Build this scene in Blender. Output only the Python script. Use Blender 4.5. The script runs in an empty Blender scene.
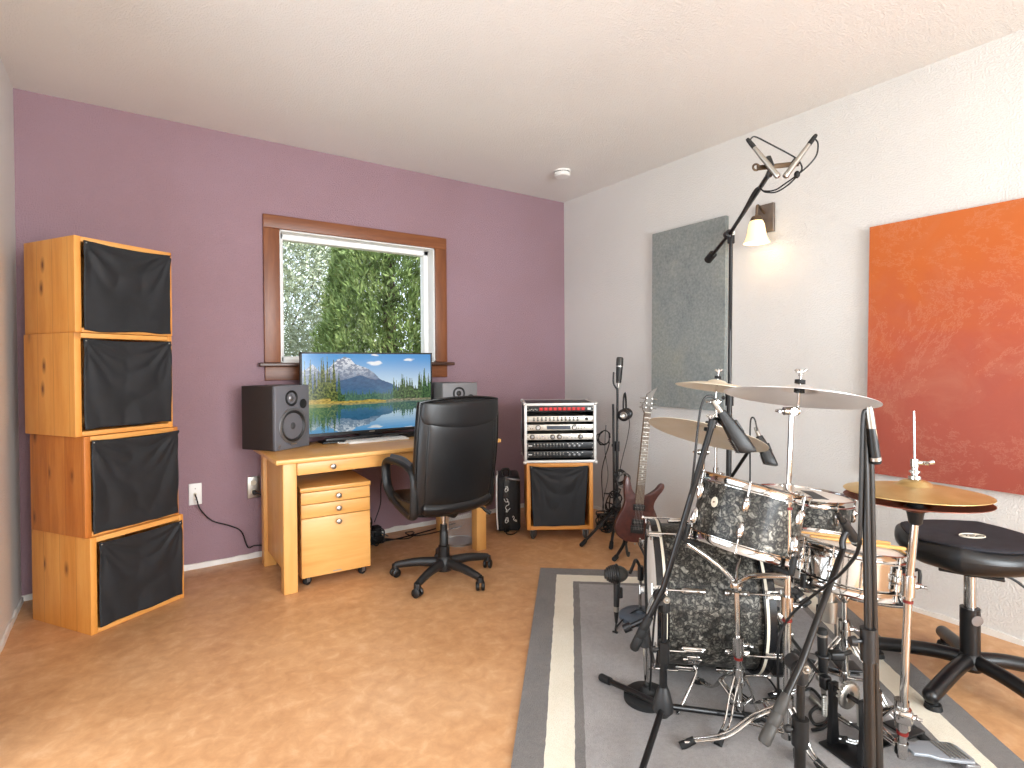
import bpy, bmesh, math, random
from math import sin, cos, pi, radians, hypot, atan2, sqrt
from mathutils import Vector, Matrix, Euler, noise

random.seed(7)
SC = bpy.context.scene
COL = SC.collection
V = Vector
Z0 = V((0, 0, 0))

# ------------------------------------------------------------------ camera model (1024 x 768 photograph)
YAW, PITCH, ROLL, FPX, CYP, HC = 0.6065943, 0.0102032, -0.0077417, 556.06, 370.69, 1.30
def _axes():
    cy, sy = cos(YAW), sin(YAW)
    f = V((sy*cos(PITCH), cy*cos(PITCH), -sin(PITCH)))
    r = V((cy, -sy, 0))
    u = r.cross(f)
    return cos(ROLL)*r + sin(ROLL)*u, -sin(ROLL)*r + cos(ROLL)*u, f
CR, CU, CF = _axes()
CAMP = V((0, 0, HC))
RH = V((cos(YAW), -sin(YAW), 0))      # horizontal "to the right of the viewer"
FH = V((sin(YAW), cos(YAW), 0))       # horizontal "away from the viewer"
UP = V((0, 0, 1))

def ray(px, py):
    return CR*((px-512)/FPX) - CU*((py-CYP)/FPX) + CF
def at(px, py, d):                    # point seen at a pixel, d metres in front of the lens
    return CAMP + ray(px, py)*d
def onz(px, py, z=0.0):
    r = ray(px, py)
    return CAMP + r*((z-HC)/r.z)
def ony(px, py, y):
    r = ray(px, py)
    return CAMP + r*(y/r.y)
def onx(px, py, x):
    r = ray(px, py)
    return CAMP + r*(x/r.x)
def tilt(right, away):                # an axis leaning to the viewer's right / away
    return (RH*right + FH*away + UP).normalized()

cam = bpy.data.cameras.new('camera')
camo = bpy.data.objects.new('camera', cam)
COL.objects.link(camo)
m = Matrix((CR, CU, -CF)).transposed().to_4x4()
m.translation = CAMP
camo.matrix_world = m
cam.sensor_width = 36
cam.lens = FPX/1024*36
cam.shift_y = -(384-CYP)/1024
cam.clip_start = 0.02
SC.camera = camo

# ------------------------------------------------------------------ materials
def S(h):
    h = h.lstrip('#')
    o = []
    for i in (0, 2, 4):
        c = int(h[i:i+2], 16)/255
        o.append(c/12.92 if c <= .04045 else ((c+.055)/1.055)**2.4)
    return (*o, 1)

class NT:
    def __init__(s, name):
        s.m = bpy.data.materials.new(name)
        s.m.use_nodes = True
        s.t = s.m.node_tree
        s.n = s.t.nodes
        s.p = s.n['Principled BSDF']
        s.out = s.n['Material Output']
        s._tc = None
    def new(s, typ, **kw):
        n = s.n.new(typ)
        for k, v in kw.items():
            if hasattr(n, k): setattr(n, k, v)
            else: n.inputs[k].default_value = v
        return n
    def link(s, a, b): s.t.links.new(a, b)
    def coord(s, scale=(1, 1, 1), rot=(0, 0, 0), which='Object'):
        if not s._tc: s._tc = s.n.new('ShaderNodeTexCoord')
        mp = s.n.new('ShaderNodeMapping')
        mp.inputs['Scale'].default_value = scale
        mp.inputs['Rotation'].default_value = rot
        s.link(s._tc.outputs[which], mp.inputs['Vector'])
        return mp.outputs['Vector']
    def noise(s, scale, detail=3, rough=.5, vec=None, dist=0):
        n = s.n.new('ShaderNodeTexNoise')
        n.inputs['Scale'].default_value = scale
        n.inputs['Detail'].default_value = detail
        n.inputs['Roughness'].default_value = rough
        n.inputs['Distortion'].default_value = dist
        s.link(vec or s.coord(), n.inputs['Vector'])
        return n.outputs['Fac']
    def ramp(s, fac, stops, interp='LINEAR'):
        r = s.n.new('ShaderNodeValToRGB')
        r.color_ramp.interpolation = interp
        e = r.color_ramp.elements
        while len(e) < len(stops): e.new(.5)
        for i, (p, c) in enumerate(stops):
            e[i].position = p
            e[i].color = S(c) if isinstance(c, str) else c
        s.link(fac, r.inputs['Fac'])
        return r.outputs['Color']
    def mix(s, fac, a, b, mode='MIX'):
        n = s.n.new('ShaderNodeMix')
        n.data_type = 'RGBA'; n.blend_type = mode
        for sock, v in ((n.inputs[0], fac), (n.inputs[6], a), (n.inputs[7], b)):
            if isinstance(v, (int, float)): sock.default_value = v
            elif isinstance(v, tuple): sock.default_value = v
            elif isinstance(v, str): sock.default_value = S(v)
            else: s.link(v, sock)
        return n.outputs[2]
    def base(s, c):
        if isinstance(c, str): s.p.inputs['Base Color'].default_value = S(c)
        else: s.link(c, s.p.inputs['Base Color'])
    def set(s, rough=.5, metal=0, **kw):
        s.p.inputs['Roughness'].default_value = rough
        s.p.inputs['Metallic'].default_value = metal
        for k, v in kw.items(): s.p.inputs[k].default_value = v
        return s
    def bump(s, h, strength=.3, dist=.01):
        b = s.n.new('ShaderNodeBump')
        b.inputs['Strength'].default_value = strength
        b.inputs['Distance'].default_value = dist
        s.link(h, b.inputs['Height'])
        s.link(b.outputs['Normal'], s.p.inputs['Normal'])

def simple(name, c, rough=.5, metal=0, c2=None, nscale=40, bump=0, bscale=None, bdist=.002, **kw):
    t = NT(name).set(rough, metal, **kw)
    if c2:
        t.base(t.ramp(t.noise(nscale, 4), [(.3, c), (.7, c2)]))
    else:
        t.base(c)
    if bump:
        t.bump(t.noise(bscale or nscale, 3), bump, bdist)
    return t.m

def plaster(name, c, c2, bs=.5):
    t = NT(name).set(.75)
    t.base(t.ramp(t.noise(1.3, 3), [(.35, c), (.65, c2)]))
    v = t.coord()
    a = t.noise(130, 2, .5, v)
    r = t.ramp(a, [(.42, (0, 0, 0, 1)), (.62, (1, 1, 1, 1))])
    t.bump(r, bs, .006)
    return t.m

def wood(name, c1, c2, c3, grain=(10, 10, .8), scale=3, rough=.42, knots=False, fine=.5):
    t = NT(name).set(rough)
    v = t.coord(grain)
    n = t.noise(scale, 5, .6, v, .6)
    col = t.ramp(n, [(.28, c1), (.5, c2), (.74, c3)])
    f = t.noise(scale*9, 2, .5, v)
    col = t.mix(fine*.35, col, t.ramp(f, [(.3, c1), (.7, c3)]), 'MULTIPLY' if False else 'MIX')
    if knots:
        sep = t.n.new('ShaderNodeSeparateXYZ'); t.link(t.coord(), sep.inputs[0])
        oi = t.n.new('ShaderNodeObjectInfo')
        def math_(op, a, b=None):
            q = t.n.new('ShaderNodeMath'); q.operation = op
            for i, x in enumerate((a, b)):
                if x is None: continue
                if isinstance(x, (int, float)): q.inputs[i].default_value = x
                else: t.link(x, q.inputs[i])
            return q.outputs[0]
        rnd = math_('MULTIPLY', oi.outputs['Random'], 17.0)
        yy = math_('ADD', math_('MULTIPLY', sep.outputs['Y'], 7.5), rnd)      # boards about 13 cm wide
        cell = math_('FLOOR', yy)
        fr_ = math_('FRACT', yy)
        wn = t.n.new('ShaderNodeTexWhiteNoise'); wn.noise_dimensions = '1D'; t.link(cell, wn.inputs['W'])
        col = t.mix(.32, col, t.ramp(wn.outputs['Value'], [(0, c1), (1, c3)]))
        seam = t.ramp(fr_, [(.0, (1, 1, 1, 1)), (.018, (0, 0, 0, 1)), (.982, (0, 0, 0, 1)), (1, (1, 1, 1, 1))])
        col = t.mix(t.mix(.55, (0, 0, 0, 1), seam), col, '#7a3d14')
        cb = t.n.new('ShaderNodeCombineXYZ')
        t.link(yy, cb.inputs[0]); t.link(math_('ADD', math_('MULTIPLY', sep.outputs['Z'], 3.6), math_('MULTIPLY', cell, 3.71)), cb.inputs[1])
        vo = t.n.new('ShaderNodeTexVoronoi'); vo.voronoi_dimensions = '2D'
        vo.inputs['Scale'].default_value = 1.0
        t.link(cb.outputs[0], vo.inputs['Vector'])
        k = t.ramp(vo.outputs['Distance'], [(.035, (1, 1, 1, 1)), (.075, (.55, .55, .55, 1)), (.17, (0, 0, 0, 1))])
        gs_ = t.n.new('ShaderNodeSeparateColor'); t.link(vo.outputs['Color'], gs_.inputs[0])
        gate = t.ramp(gs_.outputs[0], [(.55, (0, 0, 0, 1)), (.6, (1, 1, 1, 1))])
        col = t.mix(t.mix(1.0, k, gate, 'MULTIPLY'), col, '#6a3413')
    t.base(col)
    t.bump(f, .08, .001)
    return t.m

M = {}
M['white_wall'] = plaster('white_plaster', '#d3d1cd', '#d9d6d2', .36)
M['left_wall'] = plaster('grey_white_plaster', '#d4d2cd', '#dad8d3', .40)
M['purple'] = plaster('purple_plaster', '#92757c', '#967a83', .45)
M['ceiling'] = plaster('ceiling_plaster', '#e0ddd8', '#e4e1dc', .4)
M['white_trim'] = simple('white_trim_paint', '#e6e4df', .5, c2='#dad7d0', nscale=20, bump=.2, bscale=60)
M['white_vinyl'] = simple('white_vinyl', '#e8e8e6', .4)

def floor_mat():
    t = NT('stained_concrete').set(.42)
    v = t.coord()
    big = t.ramp(t.noise(1.6, 5, .6, v, .5), [(.3, '#b9875c'), (.5, '#ca996c'), (.72, '#d3a87f')])
    mid = t.ramp(t.noise(14, 5, .65, v, .4), [(.3, '#9f6c40'), (.55, '#c79668'), (.75, '#e0bc96')])
    col = t.mix(.45, big, mid)
    sp = t.ramp(t.noise(120, 2, .5, v), [(.66, (0, 0, 0, 1)), (.78, (1, 1, 1, 1))])
    col = t.mix(t.mix(.30, (0, 0, 0, 1), sp), col, '#dcb88e')
    t.base(col)
    rr = t.ramp(t.noise(5, 4, .6, v), [(.3, (.34, .34, .34, 1)), (.7, (.52, .52, .52, 1))])
    t.link(rr, t.p.inputs['Roughness'])
    t.bump(t.noise(30, 4, .6, v), .16, .005)
    return t.m
M['floor'] = floor_mat()
M['pine'] = wood('pine_boards', '#c47a2c', '#dd9645', '#e8ab5c', (9, 9, .9), 2.2, .45, True)
M['pine_top'] = wood('pine_rails', '#c47f38', '#dd9b50', '#e8b068', (1.2, 9, 9), 2.2, .45)
M['pine_red'] = wood('red_pine_boards', '#9a4f18', '#bd702c', '#cf8840', (9, 9, .9), 2.6, .45, True)
M['beech'] = wood('beech_veneer', '#c98d45', '#d8a05a', '#e0ad6a', (7, 7, .7), 1.6, .38, fine=.3)
M['beech_h'] = wood('beech_veneer_level', '#c98d45', '#d8a05a', '#e0ad6a', (.7, 7, 7), 1.6, .33, fine=.3)
M['casing'] = wood('stained_casing', '#5e3219', '#774322', '#8a532d', (9, 9, .8), 2.2, .4)
M['casing_h'] = wood('stained_casing_level', '#5e3219', '#774322', '#8a532d', (.8, 9, 9), 2.2, .4)
M['sill'] = wood('dark_sill', '#3a241a', '#4d3022', '#5b3b2a', (.8, 9, 9), 2.2, .35)
M['cloth'] = simple('black_cloth', '#0a0b0e', .68, c2='#101217', nscale=9, bump=.35, bscale=240, bdist=.001)
M['cloth'].node_tree.nodes['Principled BSDF'].inputs['Sheen Weight'].default_value = .06
M['leather'] = simple('black_leather', '#08090b', .36, c2='#0e0f12', nscale=6, bump=.25, bscale=160, bdist=.0015)
M['leather_seam'] = simple('black_piping', '#08090a', .3)
M['plastic'] = simple('black_plastic', '#0b0b0c', .45, bump=.1, bscale=300, bdist=.0008)
M['dark_grey'] = simple('dark_grey_plastic', '#1c1c1d', .45, bump=.1, bscale=300, bdist=.0008)
M['rubber'] = simple('black_rubber', '#0b0b0b', .7)
M['speaker_side'] = simple('brown_black_vinyl', '#2b2421', .5, bump=.15, bscale=200, bdist=.001)
M['speaker_front'] = simple('graphite_baffle', '#636368', .45)
M['cone'] = simple('speaker_cone', '#1c1b1c', .5)
M['cap'] = simple('dust_cap_grey', '#434345', .4)
M['grey_metal'] = simple('grey_metal', '#8d8d8f', .35, .8)
M['chrome'] = simple('chrome', '#c4c2bf', .10, 1.0)
M['steel'] = simple('brushed_steel', '#b5b2ac', .28, 1.0)
M['nickel'] = simple('satin_nickel', '#a9a59d', .35, 1.0)
M['bronze'] = simple('brown_bronze', '#6b5a49', .38, .8)
M['plate_bronze'] = simple('greyed_bronze', '#7d7167', .4, .5, c2='#6b6058', nscale=25)
M['black_metal'] = simple('black_enamel_metal', '#08080a', .36, .0)
M['brown_metal'] = simple('worn_black_metal', '#100d0b', .36, .0)
M['white_plastic'] = simple('white_plastic', '#e9e8e4', .4)
M['beige_plastic'] = simple('almond_plastic', '#d9cfb8', .45)
M['lacquer_red'] = None
M['silver_face'] = simple('silver_faceplate', '#cfc9be', .35, .6, c2='#bdb7ab', nscale=30)
M['black_face'] = simple('black_faceplate', '#141416', .4, .2)
M['cable'] = simple('black_cable', '#0d0d0e', .5)
M['grey_cable'] = simple('grey_cable', '#5b5a58', .55)
M['head_white'] = simple('white_drum_head', '#ece9e3', .42, c2='#e2ddd2', nscale=12)
M['wood_hoop'] = simple('black_hoop_lacquer', '#0d0e11', .22)
M['cream'] = simple('cream_inlay', '#d9d2c0', .35)
M['grille'] = simple('microphone_mesh', '#4a4845', .4, .7, bump=.6, bscale=420, bdist=.002)
M['red_band'] = simple('red_memory_band', '#6e1712', .4)
M['foam_grey'] = simple('grey_rubber_grip', '#3a3835', .55, bump=.3, bscale=120)
M['flight_edge'] = simple('aluminium_edge', '#d6d4d0', .4, .4)
M['headstock'] = simple('greyed_headstock', '#6e6860', .45)

def glass_mat():
    t = NT('window_glass')
    t.n.remove(t.p)
    tr = t.n.new('ShaderNodeBsdfTransparent')
    gl = t.n.new('ShaderNodeBsdfGlossy'); gl.inputs['Roughness'].default_value = .02
    fr = t.n.new('ShaderNodeFresnel'); fr.inputs['IOR'].default_value = 1.12
    mx = t.n.new('ShaderNodeMixShader')
    t.link(fr.outputs[0], mx.inputs[0]); t.link(tr.outputs[0], mx.inputs[1]); t.link(gl.outputs[0], mx.inputs[2])
    t.link(mx.outputs[0], t.out.inputs['Surface'])
    return t.m
M['glass'] = glass_mat()

def pearl():
    t = NT('black_diamond_pearl').set(.45)
    t.p.inputs['Specular IOR Level'].default_value = .3
    v = t.coord()
    nz = t.n.new('ShaderNodeTexNoise'); nz.inputs['Scale'].default_value = 38; nz.inputs['Detail'].default_value = 3
    t.link(v, nz.inputs['Vector'])
    add = t.n.new('ShaderNodeMix'); add.data_type = 'VECTOR'; add.inputs[0].default_value = .045
    t.link(v, add.inputs[4]); t.link(nz.outputs['Color'], add.inputs[5])
    def vor(scale, feat):
        vo = t.n.new('ShaderNodeTexVoronoi'); vo.feature = feat; vo.inputs['Scale'].default_value = scale
        t.link(add.outputs[1], vo.inputs['Vector']); return vo
    f1 = vor(54, 'F1'); ed = vor(54, 'DISTANCE_TO_EDGE'); f2 = vor(118, 'F1')
    def red(o):
        q = t.n.new('ShaderNodeSeparateColor'); t.link(o, q.inputs[0]); return q.outputs[0]
    c1 = t.ramp(red(f1.outputs['Color']), [(0, '#1a1a1a'), (.35, '#4a4843'), (.7, '#88847a'), (1, '#d6d1c4')])
    c2 = t.ramp(red(f2.outputs['Color']), [(0, '#1c1c1c'), (.5, '#5c5a54'), (1, '#c2bdb1')])
    col = t.mix(.45, c1, c2)
    cr = t.ramp(ed.outputs['Distance'], [(0, (.06, .06, .06, 1)), (.16, (.55, .55, .55, 1)), (.45, (1, 1, 1, 1))])
    col = t.mix(1.0, col, cr, 'MULTIPLY')
    big = t.ramp(t.noise(13, 3, .6, v), [(.35, (.30, .30, .30, 1)), (.62, (1, 1, 1, 1))])
    col = t.mix(1.0, col, big, 'MULTIPLY')
    t.base(col)
    t.p.inputs['Coat Weight'].default_value = .12
    t.p.inputs['Coat Roughness'].default_value = .1
    return t.m
M['pearl'] = pearl()

def cymbal_mat(name, c1, c2, rough, groove=320, metal=1.0):
    t = NT(name).set(rough, metal)
    v = t.coord()
    t.base(t.ramp(t.noise(7, 4, .6, v), [(.3, c1), (.7, c2)]))
    gr = t.n.new('ShaderNodeVectorMath'); gr.operation = 'LENGTH'
    t.link(t.coord((1, 1, 0)), gr.inputs[0])
    mu = t.n.new('ShaderNodeMath'); mu.operation = 'MULTIPLY'; mu.inputs[1].default_value = groove*2
    t.link(gr.outputs['Value'], mu.inputs[0])
    sn = t.n.new('ShaderNodeMath'); sn.operation = 'SINE'
    t.link(mu.outputs[0], sn.inputs[0])
    t.bump(sn.outputs[0], .12, .0006)
    return t.m
M['brass'] = cymbal_mat('traditional_bronze_cymbal', '#c4a468', '#d6bd8a', .45)
M['brass_pale'] = cymbal_mat('pale_bronze_cymbal', '#efe2c8', '#f5ecda', .5, metal=.55)
M['silver_cym'] = cymbal_mat('silvery_bronze_cymbal', '#dcdadb', '#e6e4e3', .3, metal=.7)
M['brass_red'] = cymbal_mat('dark_copper_cymbal', '#7c4a3c', '#935c4a', .42)

def art_orange():
    t = NT('orange_red_wash').set(.55)
    sep = t.n.new('ShaderNodeSeparateXYZ')
    t.link(t.coord(), sep.inputs[0])
    nz = t.noise(2.2, 5, .6, None, 1.0)
    ad = t.n.new('ShaderNodeMath'); ad.operation = 'MULTIPLY_ADD'; ad.inputs[1].default_value = .5; 
    t.link(nz, ad.inputs[0])
    mr = t.n.new('ShaderNodeMapRange')
    mr.inputs['From Min'].default_value = 0; mr.inputs['From Max'].default_value = 1.36
    mr.inputs['To Min'].default_value = -.25; mr.inputs['To Max'].default_value = .75
    t.link(sep.outputs['Z'], mr.inputs['Value']); t.link(mr.outputs[0], ad.inputs[2])
    col = t.ramp(ad.outputs[0], [(.05, '#964434'), (.35, '#9d4a38'), (.55, '#a74c2e'), (.8, '#b35718'), (1, '#b65c1e')])
    vein = t.ramp(t.noise(1.7, 9, .8, None, .4), [(.485, (0, 0, 0, 1)), (.5, (1, 1, 1, 1)), (.512, (0, 0, 0, 1))])
    blot = t.ramp(t.noise(3, 6, .7, None, .8), [(.5, (0, 0, 0, 1)), (.72, (1, 1, 1, 1))])
    col = t.mix(t.mix(.30, (0, 0, 0, 1), blot), col, '#b27257')
    col = t.mix(t.mix(.30, (0, 0, 0, 1), vein), col, '#c08a72')
    t.base(col)
    t.bump(t.noise(9, 7, .7), .25, .006)
    return t.m
M['art_orange'] = art_orange()

def art_grey():
    t = NT('grey_green_wash').set(.6)
    col = t.ramp(t.noise(2.0, 5, .6, None, .5), [(.3, '#6c7477'), (.5, '#828886'), (.72, '#949486')])
    sp = t.noise(55, 4, .7)
    col = t.mix(.4, col, t.ramp(sp, [(.3, '#4f575b'), (.7, '#a6a9a2')]))
    t.base(col)
    t.bump(sp, .2, .003)
    return t.m
M['art_grey'] = art_grey()

def rug_mat(name, a, b, sc=60):
    t = NT(name).set(.95)
    v = t.coord()
    col = t.mix(.5, t.ramp(t.noise(sc, 4, .7, v), [(.3, a), (.7, b)]), t.ramp(t.noise(5, 4, .6, v), [(.3, a), (.7, b)]))
    t.base(col)
    t.bump(t.noise(170, 3, .7, v), .7, .008)
    t.p.inputs['Sheen Weight'].default_value = .2
    return t.m
M['rug_dark'] = rug_mat('rug_charcoal_pile', '#57524f', '#736c67')
M['rug_cream'] = rug_mat('rug_cream_pile', '#d8cdb6', '#e6ddcb')
M['rug_grey'] = rug_mat('rug_grey_pile', '#827c7a', '#a09b98')

def guitar_mat():
    t = NT('walnut_red_stain').set(.36)
    v = t.coord((9, 9, 1.2))
    t.base(t.ramp(t.noise(3, 4, .6, v), [(.3, '#3f1d18'), (.55, '#522820'), (.8, '#613227')]))
    t.p.inputs['Coat Weight'].default_value = .25
    return t.m
M['guitar'] = guitar_mat()
M['rosewood'] = wood('pale_rosewood', '#5d4b3e', '#76624f', '#8a7660', (30, 30, 2), 3, .5)

def emission(name, c, s):
    t = NT(name)
    t.base(c)
    t.p.inputs['Emission Color'].default_value = S(c)
    t.p.inputs['Emission Strength'].default_value = s
    return t.m
M['red_led'] = emission('red_led_digits', '#d81818', .9)
M['lcd'] = emission('lcd_panel', '#3d4450', .25)
M['shade'] = emission('lit_frosted_glass', '#ffe3b0', 1.0)

# ------------------------------------------------------------------ mesh builder
def frame(z, x=None):
    z = V(z).normalized()
    h = V(x) if x is not None else (V((1, 0, 0)) if abs(z.x) < .9 else V((0, 1, 0)))
    y = z.cross(h).normalized()
    x = y.cross(z)
    return Matrix((x, y, z)).transposed()
def mat4(loc, r=None):
    mm = (r or Matrix.Identity(3)).to_4x4()
    mm.translation = loc
    return mm
def rz(a): return Matrix.Rotation(a, 3, 'Z')

class MB:
    def __init__(s):
        s.v = []; s.f = []; s.mi = []; s.cur = 0
    def slot(s, i): s.cur = i; return s
    def add(s, vs, fs):
        o = len(s.v)
        s.v += [V(v) for v in vs]
        for f in fs:
            s.f.append([o+i for i in f]); s.mi.append(s.cur)
        return s
    def box(s, c, size, rot=None, bevel=0):
        hx, hy, hz = size[0]/2, size[1]/2, size[2]/2
        c = V(c)
        r = rot or Matrix.Identity(3)
        if bevel <= 0:
            vs = [V((x*hx, y*hy, z*hz)) for x in (-1, 1) for y in (-1, 1) for z in (-1, 1)]
            fs = [(0, 1, 3, 2), (4, 6, 7, 5), (0, 4, 5, 1), (2, 3, 7, 6), (0, 2, 6, 4), (1, 5, 7, 3)]
            return s.add([c+r@v for v in vs], fs)
        bm = bmesh.new()
        bmesh.ops.create_cube(bm, size=1)
        for v in bm.verts: v.co = V((v.co.x*2*hx, v.co.y*2*hy, v.co.z*2*hz))
        bmesh.ops.bevel(bm, geom=bm.edges[:], offset=min(bevel, hx*.98, hy*.98, hz*.98), segments=3, affect='EDGES', profile=.5)
        bm.verts.index_update()
        s.add([c+r@v.co for v in bm.verts], [[v.index for v in f.verts] for f in bm.faces])
        bm.free()
        return s
    def box2(s, a, b, bevel=0):
        a = V(a); b = V(b)
        return s.box((a+b)/2, (abs(b.x-a.x), abs(b.y-a.y), abs(b.z-a.z)), None, bevel)
    def cyl(s, p0, p1, r0, r1=None, seg=16, cap=True):
        p0 = V(p0); p1 = V(p1)
        r1 = r0 if r1 is None else r1
        fr = frame(p1-p0)
        vs = []
        for p, r in ((p0, r0), (p1, r1)):
            for i in range(seg):
                a = 2*pi*i/seg
                vs.append(p+fr@V((cos(a)*r, sin(a)*r, 0)))
        fs = [(i, (i+1) % seg, seg+(i+1) % seg, seg+i) for i in range(seg)]
        if cap: fs += [tuple(range(seg-1, -1, -1)), tuple(range(seg, 2*seg))]
        return s.add(vs, fs)
    def tube(s, pts, r, seg=8, closed=False, smooth=0, flat=1.0, cap=True):
        pts = [V(p) for p in pts]
        if smooth:
            n = len(pts); out = []
            rng = range(n) if closed else range(n-1)
            for i in rng:
                p0 = pts[(i-1) % n] if closed or i > 0 else pts[0]*2-pts[1]
                p1 = pts[i]; p2 = pts[(i+1) % n]
                p3 = pts[(i+2) % n] if closed or i+2 < n else pts[-1]*2-pts[-2]
                for k in range(smooth):
                    t = k/smooth
                    out.append(.5*((2*p1)+(-p0+p2)*t+(2*p0-5*p1+4*p2-p3)*t*t+(-p0+3*p1-3*p2+p3)*t**3))
            if not closed: out.append(pts[-1])
            pts = out
        n = len(pts)
        rr = r if callable(r) else (lambda t: r)
        vs = []; nx = None
        for i in range(n):
            a = pts[(i-1) % n] if closed or i > 0 else pts[i]
            b = pts[(i+1) % n] if closed or i < n-1 else pts[i]
            t = (b-a)
            t = t.normalized() if t.length > 1e-9 else UP
            if nx is None:
                h = UP if abs(t.z) < .9 else V((1, 0, 0))
                nx = (h-t*h.dot(t)).normalized()
            else:
                q = nx-t*nx.dot(t)
                nx = q.normalized() if q.length > 1e-6 else nx
            ny = t.cross(nx)
            rad = rr(i/(n-1))
            for k in range(seg):
                an = 2*pi*k/seg
                vs.append(pts[i]+nx*(cos(an)*rad)+ny*(sin(an)*rad*flat))
        fs = []
        for i in range(n if closed else n-1):
            for k in range(seg):
                a = i*seg+k; b = i*seg+(k+1) % seg
                c = ((i+1) % n)*seg+(k+1) % seg; d = ((i+1) % n)*seg+k
                fs.append((a, b, c, d))
        if not closed and cap:
            fs += [tuple(range(seg-1, -1, -1)), tuple((n-1)*seg+k for k in range(seg))]
        return s.add(vs, fs)
    def lathe(s, prof, mm=None, seg=40, closed=False, arc=None):
        mm = mm or Matrix.Identity(4)
        vs = []; idx = []
        for (r, z) in prof:
            if r < 1e-6:
                idx.append([len(vs)]*seg); vs.append(mm@V((0, 0, z)))
            else:
                b = len(vs); idx.append([b+i for i in range(seg)])
                for i in range(seg):
                    a = 2*pi*i/seg
                    vs.append(mm@V((cos(a)*r, sin(a)*r, z)))
        fs = []
        n = len(prof)
        for j in range(n if closed else n-1):
            A = idx[j]; B = idx[(j+1) % n]
            for i in range(seg):
                k = (i+1) % seg
                q = [A[i], A[k], B[k], B[i]]
                u = []
                for x in q:
                    if x not in u: u.append(x)
                if len(u) > 2: fs.append(u)
        return s.add(vs, fs)
    def sphere(s, c, r, scale=(1, 1, 1), rot=None, seg=20, rings=12):
        prof = [(sin(pi*i/rings)*r, -cos(pi*i/rings)*r) for i in range(rings+1)]
        mm = mat4(V(c), (rot or Matrix.Identity(3)) @ Matrix.Diagonal(scale))
        return s.lathe(prof, mm, seg)
    def torus(s, mm, R, r, seg=40, ring=10):
        prof = [(R+cos(2*pi*i/ring)*r, sin(2*pi*i/ring)*r) for i in range(ring)]
        return s.lathe(prof, mm, seg, closed=True)
    def prism(s, poly, z0, z1, mm=None, bevel=0):
        mm = mm or Matrix.Identity(4)
        bm = bmesh.new()
        vs = [bm.verts.new((x, y, z0)) for x, y in poly]
        f = bm.faces.new(vs)
        g = bmesh.ops.extrude_face_region(bm, geom=[f])
        for e in g['geom']:
            if isinstance(e, bmesh.types.BMVert): e.co.z = z1
        bmesh.ops.recalc_face_normals(bm, faces=bm.faces[:])
        if bevel:
            ed = [e for e in bm.edges if abs(e.verts[0].co.z-e.verts[1].co.z) < 1e-6]
            bmesh.ops.bevel(bm, geom=ed, offset=bevel, segments=3, affect='EDGES', profile=.5)
        bm.verts.index_update()
        s.add([mm@v.co for v in bm.verts], [[v.index for v in f.verts] for f in bm.faces])
        bm.free()
        return s
    def grid(s, nu, nv, fn):
        vs = [fn(i/nu, j/nv) for j in range(nv+1) for i in range(nu+1)]
        fs = [(j*(nu+1)+i, j*(nu+1)+i+1, (j+1)*(nu+1)+i+1, (j+1)*(nu+1)+i) for j in range(nv) for i in range(nu)]
        return s.add(vs, fs)
    def build(s, name, mats, parent=None, world=True, label=None, ang=38, solid=0):
        me = bpy.data.meshes.new(name)
        me.from_pydata([tuple(v) for v in s.v], [], s.f)
        bm = bmesh.new(); bm.from_mesh(me)
        bmesh.ops.recalc_face_normals(bm, faces=bm.faces[:])
        bm.to_mesh(me); bm.free()
        if not isinstance(mats, (list, tuple)): mats = [mats]
        for mm in mats: me.materials.append(M[mm] if isinstance(mm, str) else mm)
        if len(mats) > 1:
            me.polygons.foreach_set('material_index', s.mi)
        me.shade_smooth()
        me.set_sharp_from_angle(angle=radians(ang))
        o = bpy.data.objects.new(name, me)
        COL.objects.link(o)
        if parent is not None:
            r = parent
            while r.parent is not None: r = r.parent
            o.parent = parent
            if world: me.transform(RM[r.name].inverted())
        if label: o['label'] = label
        if solid:
            md = o.modifiers.new('thickness', 'SOLIDIFY'); md.thickness = solid; md.offset = 0
        return o

RM = {}
def tag(o, label=None, cat=None, group=None, kind=None):
    if label: o['label'] = label
    if cat: o['category'] = cat
    if group: o['group'] = group
    if kind: o['kind'] = kind
    return o
def thing(name, label, cat, mm=None, group=None, kind=None):
    o = bpy.data.objects.new(name, None)
    COL.objects.link(o)
    o.empty_display_size = .05
    mm = mm if mm is not None else Matrix.Identity(4)
    if isinstance(mm, Vector): mm = mat4(mm)
    o.matrix_world = mm
    RM[o.name] = mm.copy()
    return tag(o, label, cat, group, kind)
def solo(o, label, cat, group=None, origin=None):
    """a thing that is one mesh: move its origin to its base"""
    p = V(origin) if origin is not None else None
    if p is None:
        me = o.data
        n = len(me.vertices)
        p = V((sum(v.co.x for v in me.vertices)/n, sum(v.co.y for v in me.vertices)/n, min(v.co.z for v in me.vertices)))
    o.data.transform(Matrix.Translation(-p))
    o.location = p
    return tag(o, label, cat, group)
def struct(o, label=None):
    o['kind'] = 'structure'
    return o
def copy_thing(root, mm):
    c = root.copy(); COL.objects.link(c)
    c.matrix_world = mm; RM[c.name] = mm.copy()
    for ch in list(root.children):
        d = ch.copy(); COL.objects.link(d); d.parent = c
        for g in list(ch.children):
            e = g.copy(); COL.objects.link(e); e.parent = d
    return c
def wob(p, s=1.0, o=0.0):
    return noise.noise(V((p[0]*s+o, p[1]*s-o, p[2]*s+o*.37)))

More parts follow.
